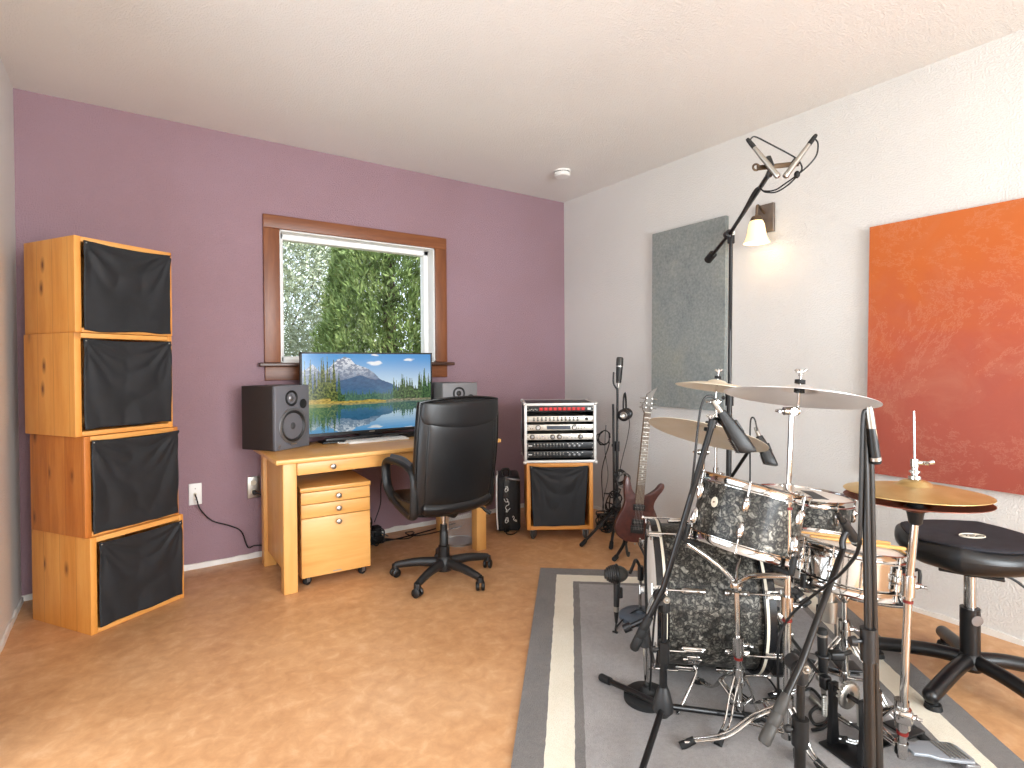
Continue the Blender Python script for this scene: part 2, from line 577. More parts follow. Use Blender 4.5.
# ================================================================== THE ROOM
XL, YB, YF, ZC = -0.496, 4.115, -3.1, 2.857
XR0, XR1 = 3.371, 3.478                     # the foot of the hand plastered wall on the right runs a little askew
def xfoot(y): return min(XR1, XR0+(y-1.2)*.0355)
def xwall(z, y=2.0): return xfoot(y)+(XR1-xfoot(y))*z/ZC
T = .22
b = MB().box2((XL-T, YF-T, -.2), (3.9, YB+T, 0))
struct(b.build('floor', 'floor'))
b = MB().box2((XL-T, YF-T, ZC), (3.9, YB+T, ZC+.2))
struct(b.build('ceiling', 'ceiling'))
WX0, WX1, WZ0, WZ1 = .885, 2.09, 1.325, 2.262     # window opening in the purple wall
b = MB()
b.box2((XL-T, YB, 0), (WX0, YB+T, ZC)).box2((WX1, YB, 0), (3.70, YB+T, ZC))
b.box2((WX0, YB, 0), (WX1, YB+T, WZ0)).box2((WX0, YB, WZ1), (WX1, YB+T, ZC))
struct(b.build('wall_back', 'purple'))
vs_ = [V((xfoot(YF), YF, 0)), V((3.72, YF, 0)), V((3.72, YF, ZC)), V((XR1, YF, ZC)), V((xfoot(YB), YB, 0)), V((3.72, YB, 0)), V((3.72, YB, ZC)), V((XR1, YB, ZC))]
b = MB().add(vs_, [(0, 1, 2, 3), (4, 7, 6, 5), (0, 4, 5, 1), (1, 5, 6, 2), (2, 6, 7, 3)])
b.grid(12, 12, lambda u, v: V((xwall(v*ZC, YF+(YB-YF)*u), YF+(YB-YF)*u, v*ZC)))
struct(b.build('wall_right', 'white_wall'))
DY0, DY1, DZ1 = .55, 2.55, 2.12               # glazed double door in the left wall, beside the camera
b = MB()
b.box2((XL-T, YF-T, 0), (XL, DY0, ZC)).box2((XL-T, DY1, 0), (XL, YB, ZC)).box2((XL-T, DY0, DZ1), (XL, DY1, ZC))
struct(b.build('wall_left', 'left_wall'))
FX0, FX1, FZ0, FZ1 = -.2, 2.7, .45, 2.45        # opening added behind the camera, sized for even fill light
b = MB()
b.box2((XL-T, YF-T, 0), (FX0, YF, ZC)).box2((FX1, YF-T, 0), (3.7, YF, ZC))
b.box2((FX0, YF-T, 0), (FX1, YF, FZ0)).box2((FX0, YF-T, FZ1), (FX1, YF, ZC))
struct(b.build('wall_front', 'white_wall'))

# ragged white plaster edge where the walls meet the concrete
def ragged(name, p0, p1, n, up, out):
    b = MB(); p0 = V(p0); p1 = V(p1); out = V(out)
    k = 80
    vs = []
    for i in range(k+1):
        t = i/k; p = p0.lerp(p1, t)
        h = up+.012*wob(p, 9)+.006*wob(p, 31)
        o = n+.004*wob(p, 13, 4)
        vs += [p, p+out*o, p+out*o*.9+UP*h, p+UP*h]
    fs = []
    for i in range(k):
        a = i*4
        for j in range(4):
            fs.append((a+j, a+(j+1) % 4, a+4+(j+1) % 4, a+4+j))
    b.add(vs, fs)
    return struct(b.build(name, 'white_trim'))
ragged('baseboard_back', (XL, YB, 0), (3.36, YB, 0), .012, .034, (0, -1, 0))
ragged('baseboard_left', (XL, YB, 0), (XL, 2.6, 0), .010, .03, (1, 0, 0))
ragged('baseboard_right', (xfoot(YB), YB, 0), (xfoot(-.5), -.5, 0), .012, .025, (-1, 0, 0))

# ---- window_1, over the desk
win = thing('window_1', None, None, V((1.485, YB, WZ0)), kind='structure')
b = MB(); yr = YB+.10
for a, c in (((WX0, yr, WZ0), (WX0+.05, YB+.17, WZ1)), ((WX1-.05, yr, WZ0), (WX1, YB+.17, WZ1)),
             ((WX0, yr, WZ0), (WX1, YB+.17, WZ0+.05)), ((WX0, yr, WZ1-.05), (WX1, YB+.17, WZ1))):
    b.box2(a, c, .006)
struct(b.build('sash_frame', 'white_vinyl', win))
b = MB()
b.box2((WX0, YB+.002, WZ0), (WX0+.012, yr, WZ1)).box2((WX1-.012, YB+.002, WZ0), (WX1, yr, WZ1))
b.box2((WX0, YB+.002, WZ1-.012), (WX1, yr, WZ1)).box2((WX0, YB+.002, WZ0), (WX1, yr, WZ0+.012))
struct(b.build('jamb_liner', 'white_vinyl', win))
b = MB().box2((WX0+.045, YB+.13, WZ0+.045), (WX1-.045, YB+.136, WZ1-.045))
struct(b.build('glass_pane', 'glass', win))
b = MB().box2((.78, YB-.024, 2.258), (2.19, YB, 2.35), .004)
struct(b.build('head_casing', 'casing_h', win))
b = MB().box2((.78, YB-.022, 1.33), (.886, YB, 2.258), .004)
struct(b.build('side_casing', 'casing', win))
b = MB().box2((2.088, YB-.022, 1.33), (2.19, YB, 2.258), .004)
struct(b.build('side_casing', 'casing', win))
b = MB().box2((.74, YB-.065, 1.302), (2.238, YB+.02, 1.328), .006)
struct(b.build('window_sill', 'sill', win))
b = MB().box2((.782, YB-.02, 1.205), (2.19, YB, 1.302), .004)
struct(b.build('apron', 'casing_h', win))

# ---- the glazed door, and a window added for fill light, both out of the picture
door = thing('door_1', None, None, V((XL, 1.55, 0)), kind='structure')
b = MB()
for y in (DY0, 1.51, 1.55, DY1-.08):
    b.box2((XL-.13, y, 0), (XL-.08, y+.08, DZ1))
b.box2((XL-.13, DY0, 0), (XL-.08, DY1, .1)).box2((XL-.13, DY0, DZ1-.08), (XL-.08, DY1, DZ1))
struct(b.build('door_frame', 'white_vinyl', door))
struct(MB().box2((XL-.11, DY0+.05, .08), (XL-.104, DY1-.05, DZ1-.05)).build('glass_pane', 'glass', door))
w2 = thing('fill_window', None, None, V((1.25, YF, FZ0)), kind='structure')
b = MB()
for x in (FX0, 1.225, FX1-.05): b.box2((x, YF-.13, FZ0), (x+.05, YF-.08, FZ1))
b.box2((FX0, YF-.13, FZ0), (FX1, YF-.08, FZ0+.05)).box2((FX0, YF-.13, FZ1-.05), (FX1, YF-.08, FZ1))
struct(b.build('sash_frame', 'white_vinyl', w2))
struct(MB().box2((FX0+.03, YF-.11, FZ0+.03), (FX1-.03, YF-.104, FZ1-.03)).build('glass_pane', 'glass', w2))

# ---- outside the window
t = NT('garden_soil').set(.9); t.base(t.ramp(t.noise(2, 5), [(.3, '#5c6a38'), (.7, '#a49a70')])); M['soil'] = t.m
struct(MB().box2((-9, 4.6, -.35), (16, 24, -.15)).build('ground_outside', 'soil'))
def leafmat(name, a, b_, c):
    t = NT(name).set(.6)
    t.base(t.ramp(t.noise(3.0, 4, .7, None), [(.3, a), (.5, b_), (.7, c)]))
    t.p.inputs['Specular IOR Level'].default_value = .3
    return t.m
M['olive_leaf'] = leafmat('olive_leaves', '#7c8a70', '#a9b298', '#d6dac8')
M['cypress_leaf'] = leafmat('cypress_sprays', '#4f6338', '#768b50', '#a8b578')
M['bark'] = simple('tree_bark', '#57473a', .9, c2='#3b3028', nscale=20, bump=.6)
def leaves(n, sample, ln, wd, updir, rnd):
    b = MB(); R = random.Random(rnd)
    for i in range(n):
        p, nrm = sample(R)
        d = (V((R.uniform(-1, 1), R.uniform(-1, 1), R.uniform(-1, 1)))*1.0+updir+nrm*.6)
        if d.length < .05: continue
        d.normalize()
        sd = d.cross(V((R.uniform(-1, 1), R.uniform(-1, 1), R.uniform(-1, 1))))
        if sd.length < .05: continue
        sd.normalize()
        l = ln*R.uniform(.6, 1.3); w = wd*R.uniform(.7, 1.2)
        b.add([p, p+d*l*.5+sd*w*.5, p+d*l, p+d*l*.5-sd*w*.5], [(0, 1, 2, 3)])
    return b
cy = thing('cypress_tree', 'dense green cypress filling the right two thirds of the window view', 'tree', V((2.88, 7.0, -.16)))
def s_cyp(R):
    z = R.uniform(0.15, 4.4); a = R.uniform(0, 2*pi)
    prof = (1-(z/5.2)**2.2)
    rad = (1.02*prof)*(.93+.16*wob((cos(a)*2.2, sin(a)*2.2, z*1.3), 1.6)+.12*wob((cos(a)*5, sin(a)*5, z*4), 1.7, 5))*R.uniform(.86, 1.0)
    d = V((cos(a), sin(a), 0))
    return V((2.88, 7.0, z-.16))+d*rad, d
leaves(60000, s_cyp, .095, .026, V((0, 0, 1.0)), 3).build('foliage', 'cypress_leaf', cy)
MB().cyl((2.88, 7, -.16), (2.88, 7, 4.2), .14, .03).build('trunk', 'bark', cy)
ol = thing('olive_tree', 'pale grey green olive tree seen through the left side of the window', 'tree', V((1.75, 9.4, -.16)))
def s_oli(R):
    while True:
        p = V((R.uniform(-1, 1), R.uniform(-1, 1), R.uniform(-1, 1)))
        if p.length < 1 and p.length > R.uniform(.3, .9): break
    q = V((1.75+p.x*2.1, 9.4+p.y*1.1, 2.2+p.z*2.1))
    return q+V((wob(q, 2), wob(q, 2, 4), wob(q, 2, 9)))*.2, p.normalized()
leaves(70000, s_oli, .095, .026, V((0, 0, .2)), 5).build('foliage', 'olive_leaf', ol)
b = MB().cyl((1.75, 9.4, -.16), (1.8, 9.4, .9), .14, .09)
for k in range(7):
    a = k*.9
    b.tube([(1.8, 9.4, .8), (1.8+cos(a)*.5, 9.4+sin(a)*.4, 1.9), (1.8+cos(a)*1.1, 9.4+sin(a)*.8, 2.8)], lambda t: .03*(1-t*.8), 7, smooth=4)
b.build('trunk', 'bark', ol)

# ---- smoke detector, sockets
p = ony(562, 171, 3.45)
sm = thing('smoke_detector', 'round white smoke detector on the ceiling', 'smoke detector', mat4(V((2.9, 3.45, ZC))))
mm = mat4(V((2.9, 3.45, ZC)), Matrix.Diagonal((1, 1, -1)))
MB().lathe([(0, 0), (.068, 0), (.068, .012), (0, .012)], mm).build('mounting_plate', 'white_plastic', sm)
MB().lathe([(.052, .012), (.066, .02), (.066, .038), (.058, .047), (0, .05)], mm).build('cover', 'white_plastic', sm)
b = MB()
for k in range(20):
    a = 2*pi*k/20
    b.box(V((2.9+cos(a)*.058, 3.45+sin(a)*.058, ZC-.016)), (.012, .004, .008), rz(a))
b.build('vent_slots', 'dark_grey', sm)

ou = thing('wall_outlet', 'white wall plate with black cord, beside the crate stack', 'outlet', V((.357, YB, .414)))
MB().box2((.320, YB-.008, .414), (.394, YB, .552), .004).build('cover_plate', 'white_plastic', ou)
for z in (.447, .519): MB().cyl((.357, YB-.011, z), (.357, YB-.006, z), .004, seg=10).build('screw', 'nickel', ou)
MB().cyl((.355, YB-.016, .483), (.355, YB-.006, .483), .010).build('socket', 'beige_plastic', ou)
ou = thing('wall_outlet', 'steel wall plate with almond socket, beside the desk leg', 'outlet', V((.703, YB, .41)))
MB().box2((.664, YB-.008, .408), (.743, YB, .556), .004).build('cover_plate', 'nickel', ou)
for z in (.452, .513): MB().lathe([(0, .012), (.017, .012), (.019, 0)], mat4(V((.703, YB-.002, z)), frame((0, -1, 0))), 20).build('socket', 'beige_plastic', ou)
MB().box((.705, YB-.028, .45), (.028, .036, .028), None, .008).build('plug', 'plastic', ou)
o = MB().tube([(.355, YB-.02, .483), (.36, YB-.06, .46), (.38, YB-.05, .39), (.45, YB-.03, .30), (.55, YB-.025, .25), (.62, YB-.03, .20), (.66, YB-.02, .085), (.70, YB-.03, .09), (.77, YB-.04, .075), (.83, YB-.06, .012), (.95, YB-.1, .008)], .0042, smooth=6).build('cable', 'cable')
solo(o, 'thin black cord hanging from the white wall plate beside the crates', 'cable')
o = MB().tube([(.71, YB-.045, .45), (.74, YB-.06, .435), (.78, YB-.06, .40), (.85, YB-.05, .34), (.95, YB-.03, .2), (1.1, YB-.05, .012)], .0052, smooth=6).build('cable', 'cable')
solo(o, 'thick black power cord leaving the steel wall plate behind the desk leg', 'cable')

# ================================================================== CRATE STACK
def cloth(x0, x1, z0, z1, y, seed, taper=0, sag=.012):
    def fn(u, v):
        cx = (x0+x1)/2
        w = (1-taper*(1-v))
        x = cx+(x0+(x1-x0)*u-cx)*w+ .004*wob((u*3, v*3, seed), 1)
        z = z0+(z1-z0)*v
        z -= sag*4*u*(1-u)*(v**3)*.8
        z += .010*(1-v)*wob((u*4, seed, 2), 1.2)
        pu = min(u, 1-u)
        # folds that fan out from the two tacked corners
        an = atan2((1-v)+.02, u+.02); an2 = atan2((1-v)+.02, 1-u+.02)
        f = .013*sin(an*11+seed)*math.exp(-2.2*hypot(u, 1-v))+.013*sin(an2*10+seed*2)*math.exp(-2.2*hypot(1-u, 1-v))
        f += .012*wob((u*1.8, v*1.3, seed*3), 1.4)+.0015*wob((u*9, v*9, seed), 1)
        edge = max(0, 1-min(v, 1-v)*12)
        return V((x, y-.006-abs(f)-.002*edge, z))
    return MB().grid(44, 44, fn)
def crate(mm, w, d, h, label, seed, mats=('pine', 'pine_top'), red=False, cl=None, lt=.030, group='pine crates in the tall corner stack', name='wooden_crate'):
    r = thing(name, label, 'crate', mm, group)
    sm_ = 'pine_red' if red else mats[0]
    def L(b): return b
    b = MB().box2((0, 0, 0), (lt, d, h), .003); b.build('side_panel', sm_, r, False)
    b = MB().box2((w-lt*.8, 0, 0), (w, d, h), .003); b.build('side_panel', sm_, r, False)
    b = MB().box2((lt, .001, h-.026), (w-lt*.8, d, h-.001), .003); b.build('top_panel', mats[1], r, False)
    b = MB().box2((lt, .001, .001), (w-lt*.8, d, .024), .003); b.build('bottom_panel', mats[1], r, False)
    b = MB().box2((lt, d-.014, .024), (w-lt*.8, d-.002, h-.026)); b.build('back_panel', mats[1], r, False)
    x0, x1, z0, z1, tp = cl or (.032, w-.018, .03, h-.024, 0)
    c = cloth(x0, x1, z0, z1, 0, seed, tp).build('cloth_front', 'cloth', r, False, solid=.0025, ang=180)
    for x in (x0+.012, x1-.012):
        MB().sphere((x, -.012, z1-.012), .0045, seg=10, rings=6).build('tack', 'nickel', c, False)
    return r
CW = .485
for (x, y, z, h, a, lab, red, cl) in (
    (-.154, 3.376, 0, .473, .567, 'bottom pine crate of the corner stack, standing on the floor', False, (.034, .468, .03, .445, .0)),
    (-.172, 3.385, .474, .493, .575, 'reddish knotty pine crate, second from bottom of the corner stack', True, (.026, .478, .012, .475, .02)),
    (-.204, 3.390, .968, .506, .54, 'pine crate with wrinkled black cloth, second from top of the stack', False, (.034, .473, .035, .478, .01)),
    (-.200, 3.405, 1.475, .469, .54, 'topmost pine crate of the corner stack against the purple wall', False, (.036, .470, .012, .450, .0))):
    crate(mat4(V((x, y, z)), rz(a)), CW, CW if z == 0 else .44, h, lab, x*97+z*5, red=red, cl=cl)

# ================================================================== DESK
dk = thing('desk', 'light beech desk under the window against the purple wall', 'desk', V((1.43, 3.64, 0)))
MB().box2((.680, 3.296, .748), (2.19, 3.98, .775), .006).build('desktop', 'beech_h', dk)
for x, y in ((.722, 3.325), (2.0, 3.325), (.722, 3.88), (2.0, 3.88)):
    MB().box2((x, y, 0), (x+.076, y+.076, .748), .004).build('leg', 'beech', dk)
b = MB().box2((.745, 3.40, .10), (.765, 3.88, .748), .002)
b.build('side_panel', 'beech', dk)
MB().box2((2.03, 3.40, .60), (2.05, 3.88, .748), .002).build('side_panel', 'beech', dk)
MB().box2((.798, 3.90, .60), (2.0, 3.918, .748), .002).build('back_rail', 'beech_h', dk)
for x0, x1, kx in ((.802, 1.398, 1.005), (1.402, 1.996, 1.70)):
    dr = MB().box2((x0, 3.335, .672), (x1, 3.353, .742), .003).box2((x0+.02, 3.353, .680), (x1-.02, 3.80, .732)).build('drawer', 'beech_h', dk)
    MB().lathe([(.006, 0), (.006, .012), (.015, .016), (.016, .026), (.012, .029), (0, .029)], mat4(V((kx, 3.336, .706)), frame((0, -1, 0))), 24).build('knob', 'nickel', dr, label='round satin metal knob')

# ---- drawer pedestal on casters under the desk
pm = mat4(V((.829, 3.372, 0)), rz(-.06))
pd = thing('drawer_pedestal', 'beech three drawer pedestal on casters under the desk', 'cabinet', pm)
pw, pdp = .411, .50
b = MB().box2((0, .02, .055), (.016, pdp, .560)).box2((pw-.016, .02, .055), (pw, pdp, .560)).box2((.016, .02, .055), (pw-.016, pdp, .07)).box2((.016, pdp-.015, .07), (pw-.016, pdp, .560))
b.build('carcass', 'beech', pd, False)
MB().box2((-.004, -.004, .560), (pw+.004, pdp+.004, .586), .004).build('top_panel', 'beech_h', pd, False)
for z0, z1, kz in ((.488, .557, .523), (.406, .485, .447), (.055, .403, .368)):
    dr = MB().box2((.001, 0, z0), (pw-.001, .018, z1), .003).box2((.022, .018, z0+.014), (pw-.022, pdp-.06, z1-.012)).build('drawer', 'beech_h', pd, False)
    MB().lathe([(.006, 0), (.006, .012), (.015, .016), (.016, .026), (.012, .029), (0, .029)], mat4(V((pw/2+.01, 0, kz)), frame((0, -1, 0))), 24).build('knob', 'nickel', dr, False, label='round satin metal knob')
    if z0 < .1: MB().box2((pw/2-.025, -.002, .066), (pw/2+.025, .001, .072)).build('maker_plate', 'nickel', dr, False)
def caster(b_parent, p, r, world, mt='grey_metal', wm='rubber', name='caster', yaw=0.3, two=True):
    p = V(p)
    R_ = rz(yaw)
    o = MB().box(p+V((0, 0, r*1.95)), (r*1.3, r*1.1, .006), R_).box(p+R_@V((0, r*.5, r*1.3)), (r*.9, .004, r*1.3), R_).box(p+R_@V((0, -r*.5, r*1.3)), (r*.9, .004, r*1.3), R_).build(name, mt, b_parent, world)
    b = MB()
    for s_ in ((-1, 1) if two else (0,)):
        c = p+R_@V((0, s_*r*.28, r))
        ax = R_@V((0, 1, 0))
        wd = r*.2 if two else r*.32
        b.lathe([(0, -wd), (r*.8, -wd), (r, -wd*.6), (r, wd*.6), (r*.8, wd), (0, wd)], mat4(c, frame(ax)), 20)
    b.build('wheel', wm, o, world)
    return o
for x, y in ((.04, .05), (pw-.04, .05), (.04, pdp-.05), (pw-.04, pdp-.05)):
    caster(pd, (x, y, 0), .026, False, yaw=.5)

# ================================================================== SPEAKERS
def speaker(mm, w, d, h, label, small=False):
    r = thing('studio_monitor_speaker', label, 'speaker', mm, 'studio monitor speakers on the desk')
    MB().box2((0, .022, 0), (w, d, h), .004).build('cabinet', 'speaker_side' if not small else 'grey_side', r, False)
    MB().box2((0, 0, 0), (w, .022, h), .006).build('baffle', 'speaker_front' if not small else 'grey_side', r, False)
    fr = frame((0, -1, 0))
    cx, cz, R = w*.50, h*.36, w*.40
    wf = MB().lathe([(R*.86, .001), (R*.86, .006), (R*.98, .006), (R, .002), (R, 0)], mat4(V((cx, 0, cz)), fr), 48).build('woofer', 'grey_metal', r, False)
    MB().lathe([(R*.87, .005), (R*.80, .009), (R*.74, .004), (R*.70, -.004), (R*.28, -.020)], mat4(V((cx, -.001, cz)), fr), 48).build('cone', 'cone', wf, False)
    MB().lathe([(R*.35, -.004), (R*.29, .010), (R*.16, .019), (0, .021)], mat4(V((cx, .017, cz)), fr), 32).build('dust_cap', 'cap', wf, False)
    tx, tz, tr = w*.46, h*.80, w*.175
    tw = MB().lathe([(tr, 0), (tr, .004), (tr*.9, .005), (tr*.55, -.004), (tr*.42, -.004)], mat4(V((tx, 0, tz)), fr), 40).build('tweeter', 'plastic', r, False)
    MB().lathe([(tr*.42, 0), (tr*.40, .004), (tr*.25, .010), (0, .012)], mat4(V((tx, .004, tz)), fr), 24).build('dome', 'grey_metal' if not small else 'cone', tw, False)
    MB().lathe([(w*.105, .002), (w*.09, 0), (w*.09, -.0005), (0, -.0006)], mat4(V((w*.80, -.001, h*.70)), fr), 32).build('bass_port', 'rubber', r, False)
    b = MB().prism([(0, 0), (.010, .004), (.022, .026), (.014, .022), (.008, .012)], 0, .002, mat4(V((w*.06, 0, .012)), Matrix(((1, 0, 0), (0, 0, -1), (0, 1, 0)))))
    b.box2((w*.42, -.008, .028), (w*.58, -.004, .034))
    b.build('badge', 'steel', r, False)
    return r
M['grey_side'] = simple('silver_grey_cabinet', '#6d6b6c', .45)
sp = speaker(mat4(V((.752, 3.650, .776)), rz(.561)), .290, .285, .404, 'charcoal speaker with its side turned to us, overhanging the left desk end')
a = ony(433, 381.2, 3.78); 
spr = speaker(mat4(V((1.915, 3.66, .776)), rz(-.13)), .280, .29, .394, 'silver grey speaker behind the office chair back, beside the screen', True)

# ================================================================== TELEVISION
ty = 3.845
tx0, tx1, tz0, tz1 = .952, 1.920, .826, 1.397
tv = thing('television', 'wide flat screen showing a mountain lake, standing on the desk', 'television', V((1.436, ty, .775)))
MB().box2((tx0, ty, tz0), (tx1, ty+.035, tz1), .006).box2((tx0+.2, ty+.03, tz0+.05), (tx1-.2, ty+.06, tz1-.15), .01).build('housing', 'plastic', tv)
b = MB()
b.box2((tx0, ty-.006, tz0), (tx0+.011, ty, tz1)).box2((tx1-.011, ty-.006, tz0), (tx1, ty, tz1))
b.box2((tx0, ty-.006, tz1-.011), (tx1, ty, tz1)).box2((tx0, ty-.006, tz0), (tx1, ty, tz0+.020))
b.build('bezel', 'plastic', tv)
b = MB().box2((1.08, ty-.05, .776), (1.86, ty+.08, .788), .004).box2((1.36, ty+.005, .783), (1.52, ty+.03, .86)).box2((1.10, ty-.045, .788), (1.78, ty-.015, .812), .006)
b.build('stand_base', 'plastic', tv)
MB().box2((1.42, ty-.0075, tz0+.006), (1.46, ty-.005, tz0+.013)).build('badge', 'nickel', tv)

def lerp3(a, b_, t): return tuple(a[i]+(b_[i]-a[i])*t for i in range(3))
def sm(a, b_, x):
    t = max(0, min(1, (x-a)/(b_-a))); return t*t*(3-2*t)
def h3(h): return S(h)[:3]
def ridge(u):
    pts = [(-.1, .26), (0, .22), (.07, .13), (.13, .24), (.19, .17), (.25, .07), (.30, .04), (.345, .06), (.38, .13), (.43, .16), (.48, .19), (.53, .26), (.58, .34), (.64, .38), (.72, .45), (.8, .52), (1.1, .56)]
    for (a, ya), (c, yc) in zip(pts, pts[1:]):
        if a <= u <= c:
            return ya+(yc-ya)*(u-a)/(c-a)+.016*wob((u*14, 1, 0), 1)+.008*wob((u*45, 2, 0), 1)
    return .5
def treetop(u):
    base = .53+.02*wob((u*5, 3, 0), 1)
    if u > .66: base -= .06*sm(.66, .80, u)
    tt = base
    N_ = 70
    for k in range(int(u*N_)-4, int(u*N_)+6):
        rr = random.Random(k*7+1)
        c = (k+rr.uniform(.1, .9))/N_
        hgt = rr.uniform(.03, .10)
        big = 0
        if c < .24 and rr.random() < .72: big = rr.uniform(.14, .46)
        if .255 < c < .275: big = .30
        if .68 < c < .84: big = rr.uniform(.05, .17)
        if c > .88: big = rr.uniform(.10, .27)
        hgt += big
        w = .007+.030*hgt
        d = abs(u-c)
        if d < w:
            e = (1-d/w)
            tt = min(tt, base+.02-hgt*(e**1.25)*(1+.12*sin(e*40+k)))
    return tt
TSH = .635
def scene_col(u, v, refl=False):
    sky = lerp3(h3('#4f9fe0'), h3('#d8ecf8'), sm(0, .5, v))
    c = sky
    for (cu, cv, ru, rv) in ((.535, .12, .06, .035), (.82, .075, .05, .022), (.53, .015, .04, .015)):
        d = ((u-cu)/ru)**2+((v-cv)/rv)**2+.9*wob((u*22, v*30, 3), 1)
        if d < 1: c = lerp3(c, (1, 1, 1), min(1, 1.4*(1-d)))
    rd = ridge(u)
    if v > rd:
        n = wob((u*22+v*16, v*20-u*22, 5), 1)+.8*wob((u*58+v*30, v*52, 1), 1)+.5*wob((u*130, v*120, 4), 1)
        snow = sm(.40, .06, v+.10*n) * sm(.60, .46, u)
        rock = lerp3(h3('#4c5f80'), h3('#8295b0'), .5+.6*n)
        c = lerp3(rock, h3('#f2f5fa'), max(0, min(1, snow*1.15 if n > .02 else snow*.22)))
        mid = .28+.42*abs(u-.42)+.03*wob((u*9, 7, 0), 1)
        if v > mid: c = lerp3(lerp3(h3('#2c4e78'), h3('#3f6c94'), .5+.5*n), h3('#5f86a8'), sm(.35, .6, v)*.6)
    tt = treetop(u)
    if v > tt:
        n = wob((u*70, v*36, 8), 1)+.9*wob((u*190, v*120, 3), 1)
        k = u < .25
        c = lerp3(h3('#1c3416') if k else h3('#1b3626'), h3('#97a048') if k else h3('#6a9152'), max(0, min(1, .33+.75*n)))
        if .3 < u < .68: c = lerp3(c, h3('#5d8a86'), .35)
    if v > TSH-.03+.018*wob((u*9, 4, 0), 1) - (.03 if u < .2 else 0):
        n = wob((u*50, v*90, 2), 1)
        c = lerp3(h3('#8a7434'), h3('#e3c45e'), max(0, min(1, .5+.9*n))) if u < .62 else lerp3(h3('#4a5a3a'), h3('#b9ae92'), max(0, min(1, .4+.9*n)))
    return c
def screen_col(u, v):
    if v < TSH: return scene_col(u, v)
    vv = TSH-(v-TSH)*1.55+.01*sin(v*160+u*9)
    c = scene_col(min(1, max(0, u+.006*wob((u*20, v*70, 6), 1))), max(.02, vv))
    deep = lerp3(h3('#1d5f6c'), h3('#2f7f8e'), .5+.5*wob((u*6, v*14, 9), 1))
    c = lerp3(c, deep, .30)
    if u < .24: c = lerp3(c, h3('#5f9418'), .38*sm(.26, .06, u)*sm(1.1, .72, v))
    return c
NU, NV = 330, 200
b = MB().grid(NU, NV, lambda u, v: V((tx0+.011+(tx1-tx0-.022)*u, ty-.0022, tz1-.011-(tz1-tz0-.031)*v)))
t = NT('lit_screen').set(.15)
at_ = t.n.new('ShaderNodeAttribute'); at_.attribute_name = 'picture'
t.base('#050505')
t.link(at_.outputs['Color'], t.p.inputs['Emission Color']); t.p.inputs['Emission Strength'].default_value = 1.0
M['screen'] = t.m
so = b.build('screen', 'screen', tv)
ca = so.data.color_attributes.new('picture', 'FLOAT_COLOR', 'POINT')
buf = []
for j in range(NV+1):
    for i in range(NU+1):
        c = screen_col(i/NU, j/NV); buf += [c[0], c[1], c[2], 1]
ca.data.foreach_set('color', buf)

# ---- keyboard
km = mat4(V((1.225, 3.685, .776)), rz(-.02))
kb = thing('computer_keyboard', 'white computer keyboard on the desk before the screen', 'keyboard', km)
MB().box2((0, 0, 0), (.43, .125, .010), .003).build('case', 'white_plastic', kb, False)
kk = MB()
for j in range(5):
    for i in range(18 if j else 8):
        if not j and 2 < i < 5: continue
        wk = .0195 if j else .022
        kk.box2((.010+i*.0230, .008+j*.023, .010), (.010+i*.0230+wk, .008+j*.023+.0195, .016), .002)
kk.box2((.079, .008, .010), (.187, .0275, .016), .002)
kk.build('keys', 'white_trim', kb, False)
o = MB().tube([(1.27, 3.812, .779), (1.19, 3.80, .780), (1.175, 3.765, .780), (1.20, 3.74, .781), (1.225, 3.73, .781)], .004, smooth=5).build('cable', 'white_plastic')
solo(o, 'short white cable looping beside the keyboard', 'cable')
o = MB().tube([(1.50, 3.815, .803), (1.55, 3.80, .798), (1.62, 3.79, .803), (1.56, 3.76, .802), (1.49, 3.77, .798), (1.53, 3.80, .803)], .003, smooth=5, closed=False).build('cable', 'grey_cable')
solo(o, 'thin dark cable coiled on the back of the keyboard', 'cable')
# ================================================================== OFFICE CHAIR
ch = thing('office_chair', 'black leather swivel office chair pushed up to the desk, back to us', 'chair', mat4(V((1.585, 3.03, 0)), rz(.06)))
def pad(w, h, t, mid, k=.42, n=28, pw_=5.0, both=True):
    """a cushion: mid(a, b) gives its centre point and outward normal"""
    b = MB()
    def sq(a, c):
        return a*sqrt(1-k*c*c/2), c*sqrt(1-k*a*a/2)
    for sgn in (1, -1):
        def fn(u, v):
            a = sin((u*2-1)*pi/2); c = sin((v*2-1)*pi/2)
            x, y = sq(a, c)
            e = max(abs(a), abs(c))
            th = t/2*max(0, 1-e**pw_)**.5
            p, nn = mid(x*w/2, y*h/2)
            return p+nn*(th*sgn)
        b.grid(n, n, fn)
    return b
zb = .77
def backmid(x, z):
    zz = z/.34
    y = -.185-.045*zz-.03*(x/.25)**2*-1+.02*zz*zz
    return V((x*(1+.02*zz), y, zb+z)), V((0, -1, .06)).normalized()
pad(.560, .700, .10, backmid, .24, 32, 9).build('backrest', 'leather', ch, False)
def backmid2(x, z):
    p, n_ = backmid(x, z-.035)
    return p+n_*(.046), n_
rp = pad(.46, .50, .026, backmid2, .16, 24, 6).build('rear_panel', 'leather', ch, False)
def headmid(x, z):
    p, n_ = backmid(x*(1+.02), .262+z*.9-.06*(1-(x/.23)**2)*max(0, -z)/.07)
    return p+n_*.034, n_
pad(.515, .145, .05, headmid, .20, 24, 5).build('head_roll', 'leather', ch, False)
def outline(k, w, h, off, f, n=72):
    pts = []
    for i in range(n):
        q = 8*i/n
        s_ = int(q//2); fr_ = (q % 2)-1
        a, c = ((fr_, -1), (1, fr_), (-fr_, 1), (-1, -fr_))[s_]
        x, y = a*sqrt(1-k*c*c/2), c*sqrt(1-k*a*a/2)
        p, nn = f(x*w/2, y*h/2)
        pts.append(p+nn*off)
    return pts
